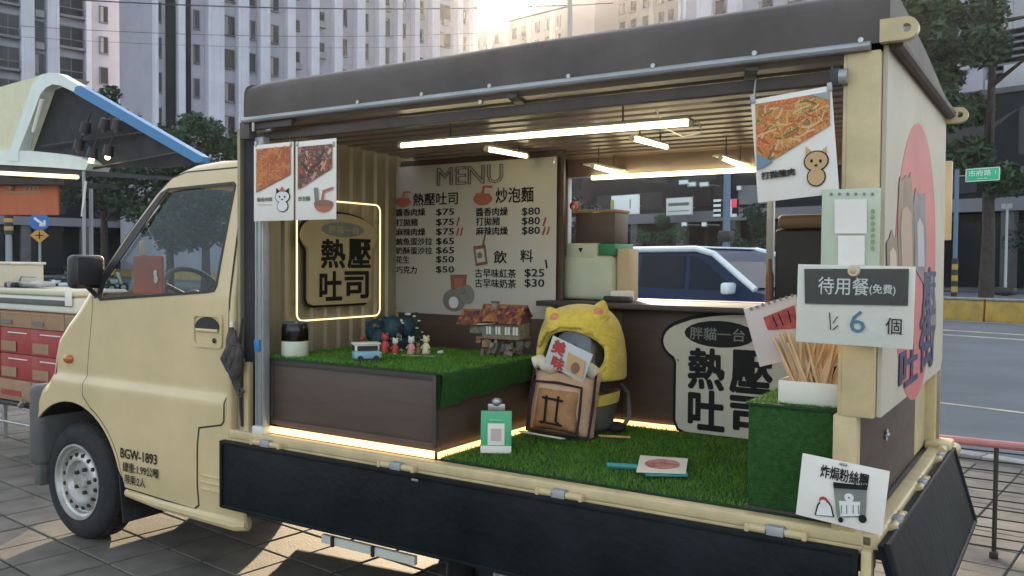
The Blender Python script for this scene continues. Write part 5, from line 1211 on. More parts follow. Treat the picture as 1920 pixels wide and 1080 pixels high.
# payment code sheet without its codes
PGW = mat('pale_green_sheet', (.50, .56, .43), .35, noise=.12, nscale=4)
p4, o4, w_, h_ = hung('payment_sheet', 'pale green payment sheet with white squares taped on the rear pillar', 'sheet', [(1539, 355), (1650, 353), (1650, 505), (1541, 505)], y=-.028, m=PGW)
b = M(); poly([(1565, 374), (1626, 374), (1626, 438), (1566, 438)], WHITE, None, p4, 'Y', -.028, bm_=b); poly([(1572, 442), (1622, 442), (1622, 497), (1572, 497)], WHITE, None, p4, 'Y', -.028, bm_=b); b.build('white_square', o4, world=False)
GRN = mat('olive_green_ink', (.22, .36, .10), .6)
b = M()
for k in range(6): blob(1559 + 15.5 * k, 364, 3, 3, GRI, None, p4, 'Y', -.028, n=8, bm_=b)
for k in range(7): blob(1637, 396 + 11.5 * k, 4.2, 4.6, GRN, None, p4, 'Y', -.028, n=6, bm_=b)
b.build('printed_marks', o4, world=False)
# meal counter sign
p5, o5, w_, h_ = hung('paper_sign', 'white laminated sign with a grey header and a handwritten blue 6 on the rear pillar', 'sign', [(1491, 497), (1722, 498), (1706, 655), (1497, 641)], y=-.045, rot=R_(.8))
DG = mat('dark_grey_header', (.055, .055, .05), .28, noise=.2, nscale=6, coat=.5)
poly([(1509, 504), (1705, 504), (1703, 573), (1510, 569)], DG, o5, p5, 'Y', -.045, name='header')
fit('待用餐', WINK, o5, p5, (1535, 520, 1630, 553), 'Y', -.045, y=-.006, bold=.006); fit('(免費)', WINK, o5, p5, (1631, 533, 1680, 554), 'Y', -.045, y=-.006, bold=.01)
fit('6', BINK, o5, p5, (1594, 582, 1623, 624), 'Y', -.045, y=-.0035); fit('個', INK, o5, p5, (1661, 596, 1691, 627), 'Y', -.045, y=-.0035)
strokes([(1556, 586, 1558, 618, .0025), (1562, 618, 1572, 610, .0025), (1571, 593, 1562, 606, .002)], INK, o5, p5, 'Y', -.045, .0025, y=-.0035, name='crossed_out_mark')
MAGN = mat('cream_magnet', (.55, .50, .38), .4)
b = M(); q = inv(p5) @ on(1602, 508, 'Y', -.045); b.cyl((q.x, -.004, q.z), (q.x, -.016, q.z), .017, MAGN, .014, n=20); b.sph((q.x, -.016, q.z), (.008, .003, .008), TANI); b.build('magnet', p5, world=False)
b = M(); b.prism(rrect(-w_ / 2, w_ / 2, -h_ / 2, h_ / 2, .004), .0012, CGLASS, O=(0, -.0085, 0)); b.build('plastic_sleeve', p5, world=False)
# lower poster
p6, o6, w_, h_ = hung('paper_poster', 'white paper poster with black lettering and penguin and food stall drawing at the rear corner', 'poster', [(1506, 851), (1668, 882), (1655, 1002), (1490, 967)], y=-.04, rot=R_(5.2))
fit('炸焗粉絲糰', INK, o6, p6, (1538, 879, 1630, 904), 'Y', -.04, bold=.02)
b = M(); A_ = dict(bm_=b)
poly([(1563, 908), (1626, 914), (1624, 968), (1570, 970)], GRI, None, p6, 'Y', -.04, **A_); poly([(1563, 903), (1627, 910), (1627, 918), (1564, 914)], INK, None, p6, 'Y', -.04, y=-.0055, **A_)
poly([(1574, 938), (1614, 940), (1612, 966), (1577, 967)], WINK, None, p6, 'Y', -.04, y=-.0058, **A_); blob(1593, 932, 9, 8, WINK, None, p6, 'Y', -.04, y=-.0065, **A_); blob(1593, 932, 1.5, 1.5, INK, None, p6, 'Y', -.04, y=-.0075, n=8, **A_)
for q in (1578, 1588, 1600, 1610): poly([(q, 946), (q + 1.5, 946), (q + 1.5, 962), (q, 962)], GINK, None, p6, 'Y', -.04, y=-.007, **A_)
blob(1577, 974, 5, 5, INK, None, p6, 'Y', -.04, y=-.005, n=12, **A_); blob(1618, 972, 8, 8, INK, None, p6, 'Y', -.04, y=-.005, n=12, **A_); b.build('stall_drawing', o6, world=False)
b = M(); A_ = dict(bm_=b); poly([(1528, 965), (1533, 945), (1541, 936), (1552, 936), (1560, 948), (1565, 969)], INK, None, p6, 'Y', -.04, **A_); poly([(1531, 964), (1536, 946), (1543, 939), (1551, 939), (1558, 949), (1562, 967)], WINK, None, p6, 'Y', -.04, y=-.0055, **A_); blob(1545, 937, 8, 7, RINK, None, p6, 'Y', -.04, y=-.0065, **A_); blob(1545, 941, 6, 5, WINK, None, p6, 'Y', -.04, y=-.0075, **A_); b.build('penguin_drawing', o6, world=False)
b = M(); q = inv(p6) @ on(1582, 870, 'Y', -.04); b.box((q.x, -.004, q.z), (.02, .008, .006), STEEL, .002); b.build('clip', p6, world=False)

# art on the rear panel (flat print on the truck)
XP = 2.5455
ra = thing('tmp2', '', '', (XP, 0, 0), R_(90)); PRN = ra.name
def rb(fn):
    b = M(); fn(b); bmesh.ops.transform(b.bm, matrix=PM[PRN], verts=b.bm.verts); return b
XF = 2.558
b = M(); cy_, cz_, r_ = .64, 1.46, .455
b.prism([(cy_ + r_ * math.cos(a * math.pi / 30), cz_ + r_ * math.sin(a * math.pi / 30)) for a in range(60)], .0012, PINK, O=(XF, 0, 0), U=(0, 1, 0), V=(0, 0, 1)); b.build('round_print', RP)
def pr(pts, m, off, nm='animal_print'):
    b = M(); q = [on(a, c, 'X', XF) for a, c in pts]; b.prism([(p.y, p.z) for p in q], .0012, m, O=(XF + off, 0, 0), U=(0, 1, 0), V=(0, 0, 1)); return b.build(nm, RP)
BRC = mat('brown_animal_print', (.25, .17, .12), .6, noise=.2); GYC = mat('grey_animal_print', (.20, .18, .20), .6, noise=.2); NVY = mat('navy_lettering', (.035, .035, .10), .6, noise=.3)
pr([(1683, 500), (1681, 420), (1684, 350), (1686, 330), (1690, 338), (1697, 328), (1702, 334), (1706, 322), (1708, 345), (1712, 400), (1713, 500)], BRC, .0022)
pr([(1688, 500), (1686, 430), (1689, 392), (1698, 386), (1706, 400), (1708, 500)], mat('light_brown_print', (.42, .30, .21), .6), .0036)
pr([(1712, 500), (1711, 380), (1715, 352), (1720, 362), (1728, 366), (1733, 362), (1733, 400), (1736, 470), (1734, 540)], GYC, .0022)
pr([(1718, 500), (1717, 420), (1722, 408), (1729, 425), (1731, 500)], mat('pale_grey_print', (.45, .42, .42), .6), .0036)
pr([(1661, 500), (1660, 455), (1666, 446), (1670, 430), (1674, 444), (1680, 440), (1682, 500)], BRC, .0026); pr([(1665, 500), (1665, 474), (1671, 464), (1677, 474), (1678, 500)], mat('cream_print', (.55, .45, .33), .6), .004)
pr([(1742, 520), (1742, 600), (1745, 660), (1753, 610), (1753, 570), (1748, 510)], GYC, .003)
ap = bpy.data.objects.get('rear_panel')
bpy.data.objects.remove(ra)
rt = bpy.data.objects.new('tmp3', None); rt.name = 'tmp3'; PM['tmp3'] = Matrix.Translation((XF + .004, 0, 0)) @ Matrix.Rotation(R_(90), 4, 'Z')
for s_, bx in (('街', (1722, 575, 1751, 692)), ('吐', (1684, 648, 1719, 722)), ('廚', (1728, 500, 1752, 585))):
    o = fit(s_, NVY, None, rt, bx, 'X', XF, y=0, bold=.03)
    o.data.transform(PM['tmp3']); o.parent = RP
bpy.data.objects.remove(rt)

# ------------------------------------------------------------------ display inside the truck
dbx = thing('display_box', 'low brown display box with turf top at the front of the truck bed', 'display box', (.55, .40, .712))
b = M(); b.bb(.10, 1.0, .066, .78, .75, 1.028, BROWN, .002); b.build('body', dbx)
b = M(); b.bb(.102, 1.0, .058, .066, .75, .79 - .02, BROWN, .001); b.bb(.102, 1.0, .058, .066, 1.006, 1.028, BROWN2, .001); b.bb(.985, 1.004, .056, .075, .75, 1.028, BROWN2, .001); b.bb(.102, .122, .058, .066, .77, 1.006, BROWN2, .001); b.build('edge_trim', dbx)
b = M(); b.bb(.12, .985, .09, .76, .712, .75, BROWN2); b.build('plinth', dbx)
def grass(name, x0, x1, y0, y1, z, n, par, hgt=.012, m=TURF, vert=None):
    vs, fs = [], []
    for k in range(n):
        x, y = random.uniform(x0, x1), random.uniform(y0, y1); a = random.uniform(0, 6.28); h = hgt * random.uniform(.6, 1.3); w_ = .0016
        dx, dy = math.cos(a) * w_, math.sin(a) * w_; lx, ly = random.gauss(0, .5) * h, random.gauss(0, .5) * h
        i = len(vs)
        if vert is None: vs += [(x - dx, y - dy, z), (x + dx, y + dy, z), (x + lx, y + ly, z + h)]
        fs.append((i, i + 1, i + 2))
    me = bpy.data.meshes.new(name); me.from_pydata(vs, [], fs); me.materials.append(m); o = bpy.data.objects.new(name, me); COL.objects.link(o); o['kind'] = 'stuff'
    o.parent = par
    if par: o.matrix_parent_inverse = PM[par.name].inverted()
    return o
mt1 = thing('turf_mat', 'green artificial turf mat on the brown display box, hanging over its right side', 'turf mat', (.55, .4, 1.03))
b = M(); b.bb(.085, 1.03, .05, .80, 1.029, 1.036, TURFB, .002)
vs = []; fs = []; NY = 18
for i in range(NY + 1):
    y = .045 + (.80 - .045) * i / NY; low = .905 + .045 * i / NY + .004 * math.sin(i * 1.7); bulge = .006 * math.sin(i * .9)
    for j, (xx, zz_) in enumerate(((1.028, 1.036), (1.040, 1.030), (1.044 + bulge * .3, 1.0), (1.036 + bulge, .96), (1.03 + bulge, low), (1.022 + bulge, low), (1.02, 1.03))): vs.append((xx, y, zz_))
for i in range(NY):
    for j in range(6): fs.append((i * 7 + j, i * 7 + j + 1, (i + 1) * 7 + j + 1, (i + 1) * 7 + j))
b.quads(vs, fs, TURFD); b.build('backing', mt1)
grass('grass_pile', .09, 1.035, .052, .79, 1.035, 15000, mt1)
mt2 = thing('turf_mat', 'green artificial turf mat covering the rear part of the bed floor', 'turf mat', (1.6, .55, .708))
b = M(); b.prism([(1.0, .16), (1.02, .065), (2.18, .055), (2.44, .055), (2.44, 1.08), (.98, 1.08)], -.008, TURFB, O=(0, 0, .716), U=(1, 0, 0), V=(0, 1, 0)); b.build('backing', mt2)
grass('grass_pile', .995, 2.43, .062, 1.075, .714, 34000, mt2, .015)
# led strips
for k, (nm_, p, q) in enumerate((('along the foot of the brown display box', (.105, .052, .730), (1.0, .052, .730)), ('down the right side of the brown display box', (1.012, .06, .730), (1.012, 1.06, .730)), ('along the foot of the brown counter', (1.02, 1.072, .730), (1.50, 1.072, .730)), ('under the bread sign at the counter foot', (1.50, 1.074, .726), (2.16, 1.074, .726)))):
    t_ = thing('led_strip', f'warm glowing led strip {nm_}', 'led strip', p); b = M(); d = Vector(q) - Vector(p)
    if d.x > d.y: b.bb(p[0], q[0], p[1] - .002, p[1] + .003, .714, .742 if k < 1 else .738, WARM)
    else: b.bb(p[0] - .002, p[0] + .003, p[1], q[1], .714, .738, WARM)
    b.build('strip', t_)
# ceiling tubes
zT = 1.93
def tube_light(label, p, q, r=.011, drop=.04, group='short ceiling tubes'):
    mid = (p + q) / 2; t_ = thing('tube_light', label, 'tube light', mid, 0, group); d = (q - p).normalized()
    b = M(); b.tube([p, q], r, TUBE, 10); b.build('diffuser', t_)
    b = M(); b.cyl(p - d * .012, p + d * .004, r * 1.15, WHITEP); b.build('end_cap', t_); b = M(); b.cyl(q - d * .004, q + d * .012, r * 1.15, WHITEP); b.build('end_cap', t_)
    b = M(); b.box(mid + Vector((0, 0, r * 1.4)), (abs(q.x - p.x) + .014, abs(q.y - p.y) + .014, .008), WHITEP)
    for s in (.2, .8):
        c = p.lerp(q, s); b.box(c + Vector((0, 0, .5 * (2.02 - c.z))), (.005, .005, 2.02 - c.z), GREYP)
    b.build('fixture', t_)
    return t_
lt = tube_light('long warm white tube light under the middle of the truck ceiling', on(752, 273, 'Z', zT), on(1294, 231, 'Z', zT), .0095, group=None)
b = M(); e_ = on(1294, 231, 'Z', zT); b.tube([e_, e_ + Vector((.03, .0, 0)), e_ + Vector((.03, .04, -.03)), e_ + Vector((-.05, .06, -.035)), e_ + Vector((-.12, .08, .0)), e_ + Vector((-.16, .08, .07))], .003, WHITEP, 6); b.build('cord', lt)
tube_light('short tube light left of centre, above the menu board', on(913, 280, 'Z', 1.95), on(987, 293, 'Z', 1.95), .009)
tube_light('short tube light hanging just right of the long tube', on(1186, 260, 'Z', 1.95), on(1250, 276, 'Z', 1.95), .009)
tube_light('short tube light at the top left corner of the window', on(1112, 312, 'Z', 1.893), on(1160, 326, 'Z', 1.893), .008)
tube_light('short tube light at the top right of the window beside the noodle poster', on(1352, 296, 'Z', 1.893), on(1396, 314, 'Z', 1.893), .008)
t_ = thing('window_strip_light', 'long warm strip light along the top of the truck window', 'strip light', (1.35, 1.39, 1.87)); b = M(); b.bb(.955, 1.95, 1.382, 1.396, 1.868, 1.886, TUBE, .002); b.build('diffuser', t_); b = M(); b.bb(.95, 1.955, 1.396, 1.40, 1.866, 1.89, WHITEP); b.build('fixture', t_)

# jar machine
q = on(553, 668, 'Z', 1.036)
r_ = .058
t_ = thing('rice_cooker_jar', 'cylindrical jar with dark clear lid and pale base, left on the display box', 'jar', q)
b = M(); mx = Matrix.Translation(q)
b.lathe([(0, 0), (r_ * .96, 0), (r_, .006), (r_, .062), (r_ * .97, .068), (0, .068)], PALEG, 32, mx); b.build('base', t_)
b = M(); b.lathe([(r_ * .97, .068), (r_ * .99, .07), (r_ * .98, .12), (r_ * .92, .138), (r_ * .8, .147), (0, .15)], glassmat('smoked_plastic', (.22, .20, .20), .12, .1), 32, mx); b.build('lid', t_)
b = M(); b.lathe([(0, .07), (r_ * .5, .07), (r_ * .5, .11), (0, .112)], STEEL, 20, mx); b.build('inner_cup', t_)
b = M(); b.lathe([(r_ * .90, .141), (r_ * .92, .146), (r_ * .84, .150), (r_ * .80, .147)], GREYP, 32, mx); b.build('rim', t_)

# toys
def toy(name, label, px, py, Z=1.038, cat='toy', group=None, rz=0):
    return thing(name, label, cat, on(px, py, 'Z', Z), rz, group)
LBLUE = mat('light_blue_toy', (.22, .42, .52), .4); WTOY = mat('white_toy', (.66, .64, .56), .5); RTOY = mat('red_toy', (.45, .06, .05), .5); PTOY = mat('pink_toy', (.60, .28, .25), .5); YTOY = mat('pale_yellow_toy', (.62, .57, .36), .5); TEAL = mat('teal_toy_hut', (.010, .045, .065), .6, noise=.5, nscale=60); TREE = mat('dark_toy_tree', (.02, .05, .03), .9, noise=.5, nscale=90)
t_ = toy('toy_van', 'little light blue and white toy van on the turf', 687, 676, rz=R_(55))
b = M(); b.bb(-.055, .055, -.034, .034, .008, .042, LBLUE, .008, 3); b.bb(-.054, .05, -.031, .031, .040, .070, WTOY, .008, 3); b.bb(-.058, .054, -.034, .034, .068, .076, WTOY, .004); b.build('body', t_, world=False)
b = M(); b.bb(-.045, .04, -.033, -.031, .044, .064, BLACK); b.bb(-.056, -.053, -.024, .024, .044, .064, BLACK); b.bb(.048, .052, -.024, .024, .044, .064, BLACK); b.build('window', t_, world=False)
for x in (-.033, .033):
    for y in (-.034, .034): b = M(); b.cyl((x, y - .004, .012), (x, y + .004, .012), .012, BLACK, n=16); b.build('wheel', t_, world=False)
b = M(); b.bb(.054, .058, -.026, .026, .014, .022, WTOY, .001); b.sph((.056, -.022, .03), .005, YTOY, 8, 6); b.sph((.056, .022, .03), .005, YTOY, 8, 6); b.build('bumper', t_, world=False)
t_ = toy('toy_hut', 'dark teal domed toy hut behind the little figures', 733, 655)
b = M()
for k in range(7):
    a = k * .9; c = Vector((.085 * math.cos(a) * (.9 if k else 0), .06 * math.sin(a), .075 + .028 * math.sin(k * 2.3))); b.sph(c, (.05, .05, .062), TEAL, 10, 8)
b.bb(-.09, .09, -.06, .06, 0, .06, TEAL, .02); b.build('dome', t_, world=False)
b = M()
for k in range(14): b.sph((random.uniform(-.11, .11), -.065 + random.uniform(-.02, .01), random.uniform(.05, .15)), random.uniform(.006, .013), random.choice([WTOY, RTOY, GREYP, BRI, TEAL]), 8, 6)
b.build('ornament', t_, world=False)
b = M(); b.bb(-.022, .022, -.072, -.058, 0, .055, BLACK, .006); b.build('doorway', t_, world=False)
def figure(label, px, py, c1, c2, s=1.0, Z=1.038):
    t_ = toy('toy_figure', label, px, py, Z, group='little toy figures on the turf')
    b = M(); b.lathe([(0, 0), (.014 * s, 0), (.016 * s, .01 * s), (.012 * s, .035 * s), (.007 * s, .045 * s), (0, .047 * s)], c1, 14)
    for q_ in (-1, 1): b.tube([(q_ * .009 * s, 0, .038 * s), (q_ * .021 * s, -.006 * s, .022 * s)], .0042 * s, c1, 6); b.box((q_ * .007 * s, -.006 * s, .003 * s), (.010 * s, .016 * s, .006 * s), c2, .002 * s)
    b.build('body', t_, world=False)
    b = M(); b.sph((0, 0, .056 * s), (.014 * s, .013 * s, .014 * s), c2, 14, 10)
    for q_ in (-1, 1): b.sph((q_ * .010 * s, 0, .069 * s), .005 * s, c2, 8, 6); b.sph((q_ * .005 * s, -.012 * s, .058 * s), .0016 * s, BLACK, 6, 5)
    b.build('head', t_, world=False)
figure('red toy figure standing left in the little group', 722, 662, RTOY, RTOY, 1.25)
figure('red and white toy figure right of the red one', 741, 664, RTOY, WTOY, 1.0)
figure('pink toy figure in front of the dark toy tree', 771, 664, PTOY, WTOY, 1.1)
figure('small brown toy figure between the pink and the yellow one', 784, 664, BRI, BRI, .7)
figure('pale yellow toy figure standing at the right of the group', 799, 664, YTOY, YTOY, 1.15)
t_ = toy('toy_signpost', 'thin white toy lamp post in the middle of the toy group', 752, 658)
b = M(); b.cyl((0, 0, 0), (0, 0, .13), .003, WTOY, n=8); b.box((0, 0, .13), (.03, .006, .008), WTOY); b.sph((0, 0, .14), .007, WTOY, 10, 8); b.cyl((0, 0, 0), (0, 0, .006), .012, WTOY); b.build('post', t_, world=False)
t_ = toy('toy_tree', 'small dark toy tree with white snow on its branches', 778, 654)
b = M()
for k in range(6): b.cyl((0, 0, .03 + .022 * k), (0, 0, .062 + .022 * k), .045 - .006 * k, TREE, .012, n=12)
b.cyl((0, 0, 0), (0, 0, .04), .006, BRI, n=8); b.build('branches', t_, world=False)
b = M()
for k in range(11): a = k * 2.4; z = .045 + .011 * k; r_ = .040 - .0027 * k; b.sph((math.cos(a) * r_, math.sin(a) * r_, z), (.009, .009, .004), WTOY, 8, 6)
b.sph((-.02, -.03, .165), (.02, .01, .007), WTOY, 8, 6); b.build('snow', t_, world=False)
t_ = toy('display_plate', 'flat pale base plate under the right toy figures', 785, 668)
b = M(); b.box((0, 0, .002), (.15, .03, .004), mat('pale_base', (.40, .40, .30), .7), .001, rot=(0, 0, R_(20))); b.build('plate', t_, world=False)
t_ = toy('toy_boat', 'tiny white toy lying right of the figures', 826, 664); b = M(); b.sph((0, 0, .008), (.018, .012, .008), WTOY, 12, 8); b.sph((.01, -.004, .012), (.007, .007, .007), WTOY, 10, 8); b.build('body', t_, world=False)
# toy house on rocks
HB = on(942, 668, 'Z', 1.036)
th_ = thing('toy_house', 'ornate toy house with dark red shingled roofs standing on a rocky base', 'toy house', HB, R_(8))
ROCK = mat('toy_rock', (.22, .19, .15), .9, noise=.5, nscale=60, bump=.5); TW = mat('toy_wall', (.20, .20, .14), .8, noise=.4, nscale=70); TRF = [mat('toy_shingle', (.22, .07, .04), .7, noise=.5, nscale=80), mat('toy_shingle_orange', (.36, .15, .05), .7, noise=.4, nscale=80), mat('toy_shingle_dark', (.09, .04, .05), .7, noise=.4, nscale=80)]
b = M(); random.seed(21)
for k in range(44): b.box((random.uniform(-.10, .10), random.uniform(-.06, .06), random.uniform(.008, .082)), (random.uniform(.012, .03), random.uniform(.012, .03), random.uniform(.015, .045)), random.choice([ROCK, ROCK, TW, BRI, GREYP]), .003, rot=(random.uniform(-.3, .3), random.uniform(-.3, .3), random.uniform(0, 3)))
b.build('rocky_base', th_, world=False)
b = M(); b.bb(-.075, .105, -.055, .055, .085, .155, TW, .002); b.bb(-.14, -.06, -.045, .045, .10, .15, TW, .002); b.bb(-.10, .11, -.065, .065, .080, .088, BRI, .002); b.build('wall', th_, world=False)
for x in (-.04, .005, .05, .088):
    b = M(); b.bb(x - .012, x + .012, -.060, -.055, .10, .135, WTOY, .001); b.bb(x - .001, x + .001, -.062, -.06, .10, .135, BRI); b.build('window', th_, world=False)
def roof(x0, x1, y0, zr, dy, dz, nm='roof'):
    b = M()
    for sd in (-1, 1):
        for r in range(6):
            yy0 = y0 + sd * dy * (1 - r / 6); zz0 = zr - dz * (1 - r / 6)
            k = x0 + random.uniform(0, .006)
            while k < x1:
                b.box((k, yy0 - sd * dy / 12, zz0 + dz / 12 + .002), (.013, dy / 4.5, .003), random.choice([TRF[0], TRF[0], TRF[1], TRF[2]]), rot=(-sd * math.atan2(dz, dy) * -1 * -1 + random.uniform(-.12, .12), random.uniform(-.1, .1), 0)); k += .0145
    b.prism([(y0 - dy * .9, zr - dz * .95), (y0, zr - .004), (y0 + dy * .9, zr - dz * .95)], (x1 - x0) * .97, TRF[2], O=(x0, 0, 0), U=(0, 1, 0), V=(0, 0, 1))
    b.tube([(x0 - .004, y0, zr + .003), (x1 + .004, y0, zr + .003)], .005, BRI, 6); b.build(nm, th_, world=False)
roof(-.09, .115, 0, .222, .085, .075); roof(-.19, -.075, -.01, .198, .065, .062)
b = M(); b.bb(-.045, -.02, -.02, .005, .195, .238, ROCK, .002); b.bb(-.048, -.017, -.023, .008, .235, .242, GREYP, .001); b.build('chimney', th_, world=False)
b = M(); b.prism([(-.055, .158), (-.02, .195), (.015, .158)], .05, TRF[1], O=(0, -.045, 0)); b.build('dormer', th_, world=False)
b = M(); b.tube([(-.085, -.08, .143), (.0, -.082, .150)], .003, WTOY, 6); b.build('gutter', th_, world=False)

# plush pet carrier with cat eared hood
q = on(1088, 806, 'Z', .724); bc = thing('plush_backpack', 'yellow cat eared plush carrier with clear dome and brown and yellow stripes', 'backpack', q, R_(22))
R3 = Matrix.Rotation(R_(22), 3, 'Z')
K = (on(1155, 700, 'Y', q.y).x - on(1005, 700, 'Y', q.y).x) / .38 ; Htop = on(1085, 578, 'Y', q.y).z - .724
b = M(); Wb = .162 * K
def egg(m, z0, z1, f0=1.0, push=0):
    s = M
prof = [(.0, .0), (.62, .0), (.80, .04), (.90, .12), (.97, .24), (1.0, .36), (1.0, .50), (.99, .62), (.93, .76), (.80, .88), (.58, .96), (.30, .995), (0, 1.0)]
def lathe_band(za, zb, m, sc=1.0, dx=0):
    b = M(); P = []
    for i in range(len(prof) - 1):
        (r0, z0), (r1, z1) = prof[i], prof[i + 1]
        for s in range(4):
            t = s / 4; z = z0 + (z1 - z0) * t; r = r0 + (r1 - r0) * t
            if za <= z <= zb: P.append((r * Wb * sc, z * Htop))
    if zb >= 1: P.append((0, Htop))
    b.lathe(P, m, 32); 
    for v in b.bm.verts:
        if zb < .9 and v.co.z > .1 * Htop: v.co.z += v.co.x * .13
        v.co.y *= .82
    return b
lathe_band(0, .23, GREYF).build('base', bc, world=False); lathe_band(.21, .325, YELLOW, 1.03).build('yellow_band', bc, world=False); lathe_band(.31, .47, BROWNP, 1.02).build('brown_band', bc, world=False)
# hood: shell open to the front-left
b = M(); vs = []; fs = []; NU, NVv = 40, 14; z0h, z1h = .43, 1.0
od = Vector((-.34, -.94)).normalized()
NUh = 48; keep = {}
for i in range(NUh):
    for j in range(NVv + 1):
        f = z0h + (1.0 - z0h) * j / NVv; r = 0
        for k in range(len(prof) - 1):
            if prof[k][1] <= f <= prof[k + 1][1] + 1e-6:
                t = (f - prof[k][1]) / max(1e-6, prof[k + 1][1] - prof[k][1]); r = prof[k][0] + (prof[k + 1][0] - prof[k][0]) * t
        a = 2 * math.pi * i / NUh; x, y = math.cos(a) * r * Wb * 1.05, math.sin(a) * r * Wb * .82 * 1.05
        keep[i, j] = len(vs); vs.append((x, y, f * Htop * 1.01))
for i in range(NUh):
    for j in range(NVv):
        c = sum((Vector(vs[keep[(i + di) % NUh, j + dj]]) for di, dj in ((0, 0), (1, 0), (0, 1), (1, 1))), Vector()) / 4
        w_ = Vector((c.x / Wb, c.y / (Wb * .82)))
        side = w_.x * (-od.y) + w_.y * od.x; fr = w_.dot(od)
        inside = fr > 0 and (side / .90) ** 2 + ((c.z / Htop - .62) / .235) ** 2 < 1
        if not inside: fs.append((keep[i, j], keep[(i + 1) % NUh, j], keep[(i + 1) % NUh, j + 1], keep[i, j + 1]))
b.quads(vs, fs, YELLOW); o = b.build('hood', bc, world=False, smooth=180)
sm = o.modifiers.new('thick', 'SOLIDIFY'); sm.thickness = .022; sm.offset = 1; sb_ = o.modifiers.new('soft', 'SUBSURF'); sb_.levels = sb_.render_levels = 1
pts = []
for k in range(36):
    a = 2 * math.pi * k / 36; s_ = .90 * math.cos(a); zf = .62 + .235 * math.sin(a)
    rr = 1.0 if zf < .62 else max(.2, 1.0 - (zf - .62) * 1.1); fr = math.sqrt(max(.05, rr * rr - s_ * s_)) if abs(s_) < rr else .2
    pts.append((( -od.y * s_ + od.x * fr) * Wb * 1.06, (od.x * s_ + od.y * fr) * Wb * .82 * 1.06, zf * Htop))
b = M(); b.tube(pts, .016, YELLOW, 8, closed=True); b.build('hood_rim', bc, world=False)
b = M(); pr_ = [(.95 * Wb * .95, .36 * Htop), (.96 * Wb * .95, .5 * Htop), (.9 * Wb * .95, .7 * Htop), (.72 * Wb, .86 * Htop), (.4 * Wb, .93 * Htop), (0, .95 * Htop)]; b.lathe(pr_, glassmat('clear_dome', (.55, .56, .55), .22, .12), 32)
for v in b.bm.verts: v.co.y *= .80
b.build('clear_dome', bc, world=False)
b = M(); b.sph((.02, .03, .58 * Htop), (Wb * .80, Wb * .48, .30 * Htop), GREYF, 20, 14); b.sph((-.05, -.02, .5 * Htop), (.05, .05, .06), YELLOW, 14, 10); b.box((-.02, -.04, .30 * Htop + .05), (.05, .04, .12), YELLOW, .015); b.sph((-.06, -.07, .62 * Htop), (.035, .03, .05), STEEL, 12, 8); b.build('lining', bc, world=False)
for sx, zz_, ang in ((-.62, .90, -30), (.48, .95, 16)):
    b = M(); c = Vector((sx * Wb, -.35 * Wb, zz_ * Htop)); mx = Matrix.Translation(c) @ Matrix.Rotation(R_(ang), 4, 'Y')
    b.lathe([(.056, -.03), (.046, .012), (.026, .046), (.009, .066), (0, .068)], YELLOW, 16, mx)
    for v in b.bm.verts: pass
    ear = b.build('ear', bc, world=False); b = M(); b.sph(c + Vector((0, -.034, .015)), (.022, .014, .022), YPINK, 12, 8); b.build('inner_ear', ear, world=False)
b = M(); b.tube([(-.03, -.55 * Wb, Htop * .965), (-.015, -.62 * Wb, Htop * .93), (0, -.55 * Wb, Htop * .965)], .006, BROWNP, 6); b.tube([(.035, -.55 * Wb, Htop * .965), (.045, -.6 * Wb, Htop * .94)], .006, BROWNP, 6); b.build('face_stitch', bc, world=False)
b = M(); b.sph((.15 * K, -.01, .022), (.045, .04, .022), BROWNP, 14, 8); b.build('foot', bc, world=False); b = M(); b.tube([(.1, .12, Htop * .5), (.20, .08, Htop * .3), (.21, .03, Htop * .12), (.19, 0, .03)], .010, GREYF); b.build('shoulder_strap', bc, world=False)
# card held in the dome
YCd = q.y - .315
cd, co_, w_, h_ = hung('greeting_card', 'tilted pale card with two red characters and a tan picture, in the carrier opening', 'card', [(1030, 626), (1112, 664), (1098, 726), (1022, 676)], y=YCd, m=mat('pale_blue_white_card', (.52, .56, .56), .5), rot=R_(20))
fit('美', RINK, co_, cd, (1035, 637, 1062, 667), 'Y', YCd, bold=.05); fit('味', RINK, co_, cd, (1033, 668, 1060, 694), 'Y', YCd, bold=.05)
poly([(1066, 660), (1099, 678), (1092, 712), (1062, 692)], TANI, co_, cd, 'Y', YCd, name='picture'); blob(1080, 690, 9, 12, BRI, co_, cd, 'Y', YCd, y=-.0055, name='picture')
# toast cushion
q = on(1047, 819, 'Z', .724); cu_ = thing('toast_cushion', 'square toast shaped cushion with dark piping and brush strokes, leaning on the carrier', 'cushion', q, rot=(R_(-10), R_(3), R_(4)))
wc = .30 ; hc = .285
def pillow(w, h, d, m, z0=0, y0=0, pinch=.10, m2=None, n=14):
    vs = []; fs = []
    for sd in (-1, 1):
        for i in range(n + 1):
            for j in range(n + 1):
                u = -1 + 2 * i / n; v = -1 + 2 * j / n
                e = (1 - abs(u) ** 2.6) ** .5 * (1 - abs(v) ** 2.6) ** .5
                k = 1 - pinch * (1 - abs(u * v)) * (max(abs(u), abs(v)) ** 4) * (.5)
                vs.append((u * w / 2 * k, y0 + sd * d / 2 * e, z0 + h / 2 + v * h / 2 * k))
    N = (n + 1) ** 2
    for sd in (0, 1):
        for i in range(n):
            for j in range(n): a = sd * N + i * (n + 1) + j; fs.append((a, a + 1, a + n + 2, a + n + 1))
    b = M(); b.quads(vs, fs, m); bmesh.ops.remove_doubles(b.bm, verts=b.bm.verts, dist=.0005); return b
pillow(wc, hc, .19, TOASTP, y0=.02).build('cushion_body', cu_, world=False, smooth=80)
b = pillow(wc * .70, hc * .66, .10, TOASTB, z0=hc * .08, y0=-.040); b.build('toast_face', cu_, world=False, smooth=80)
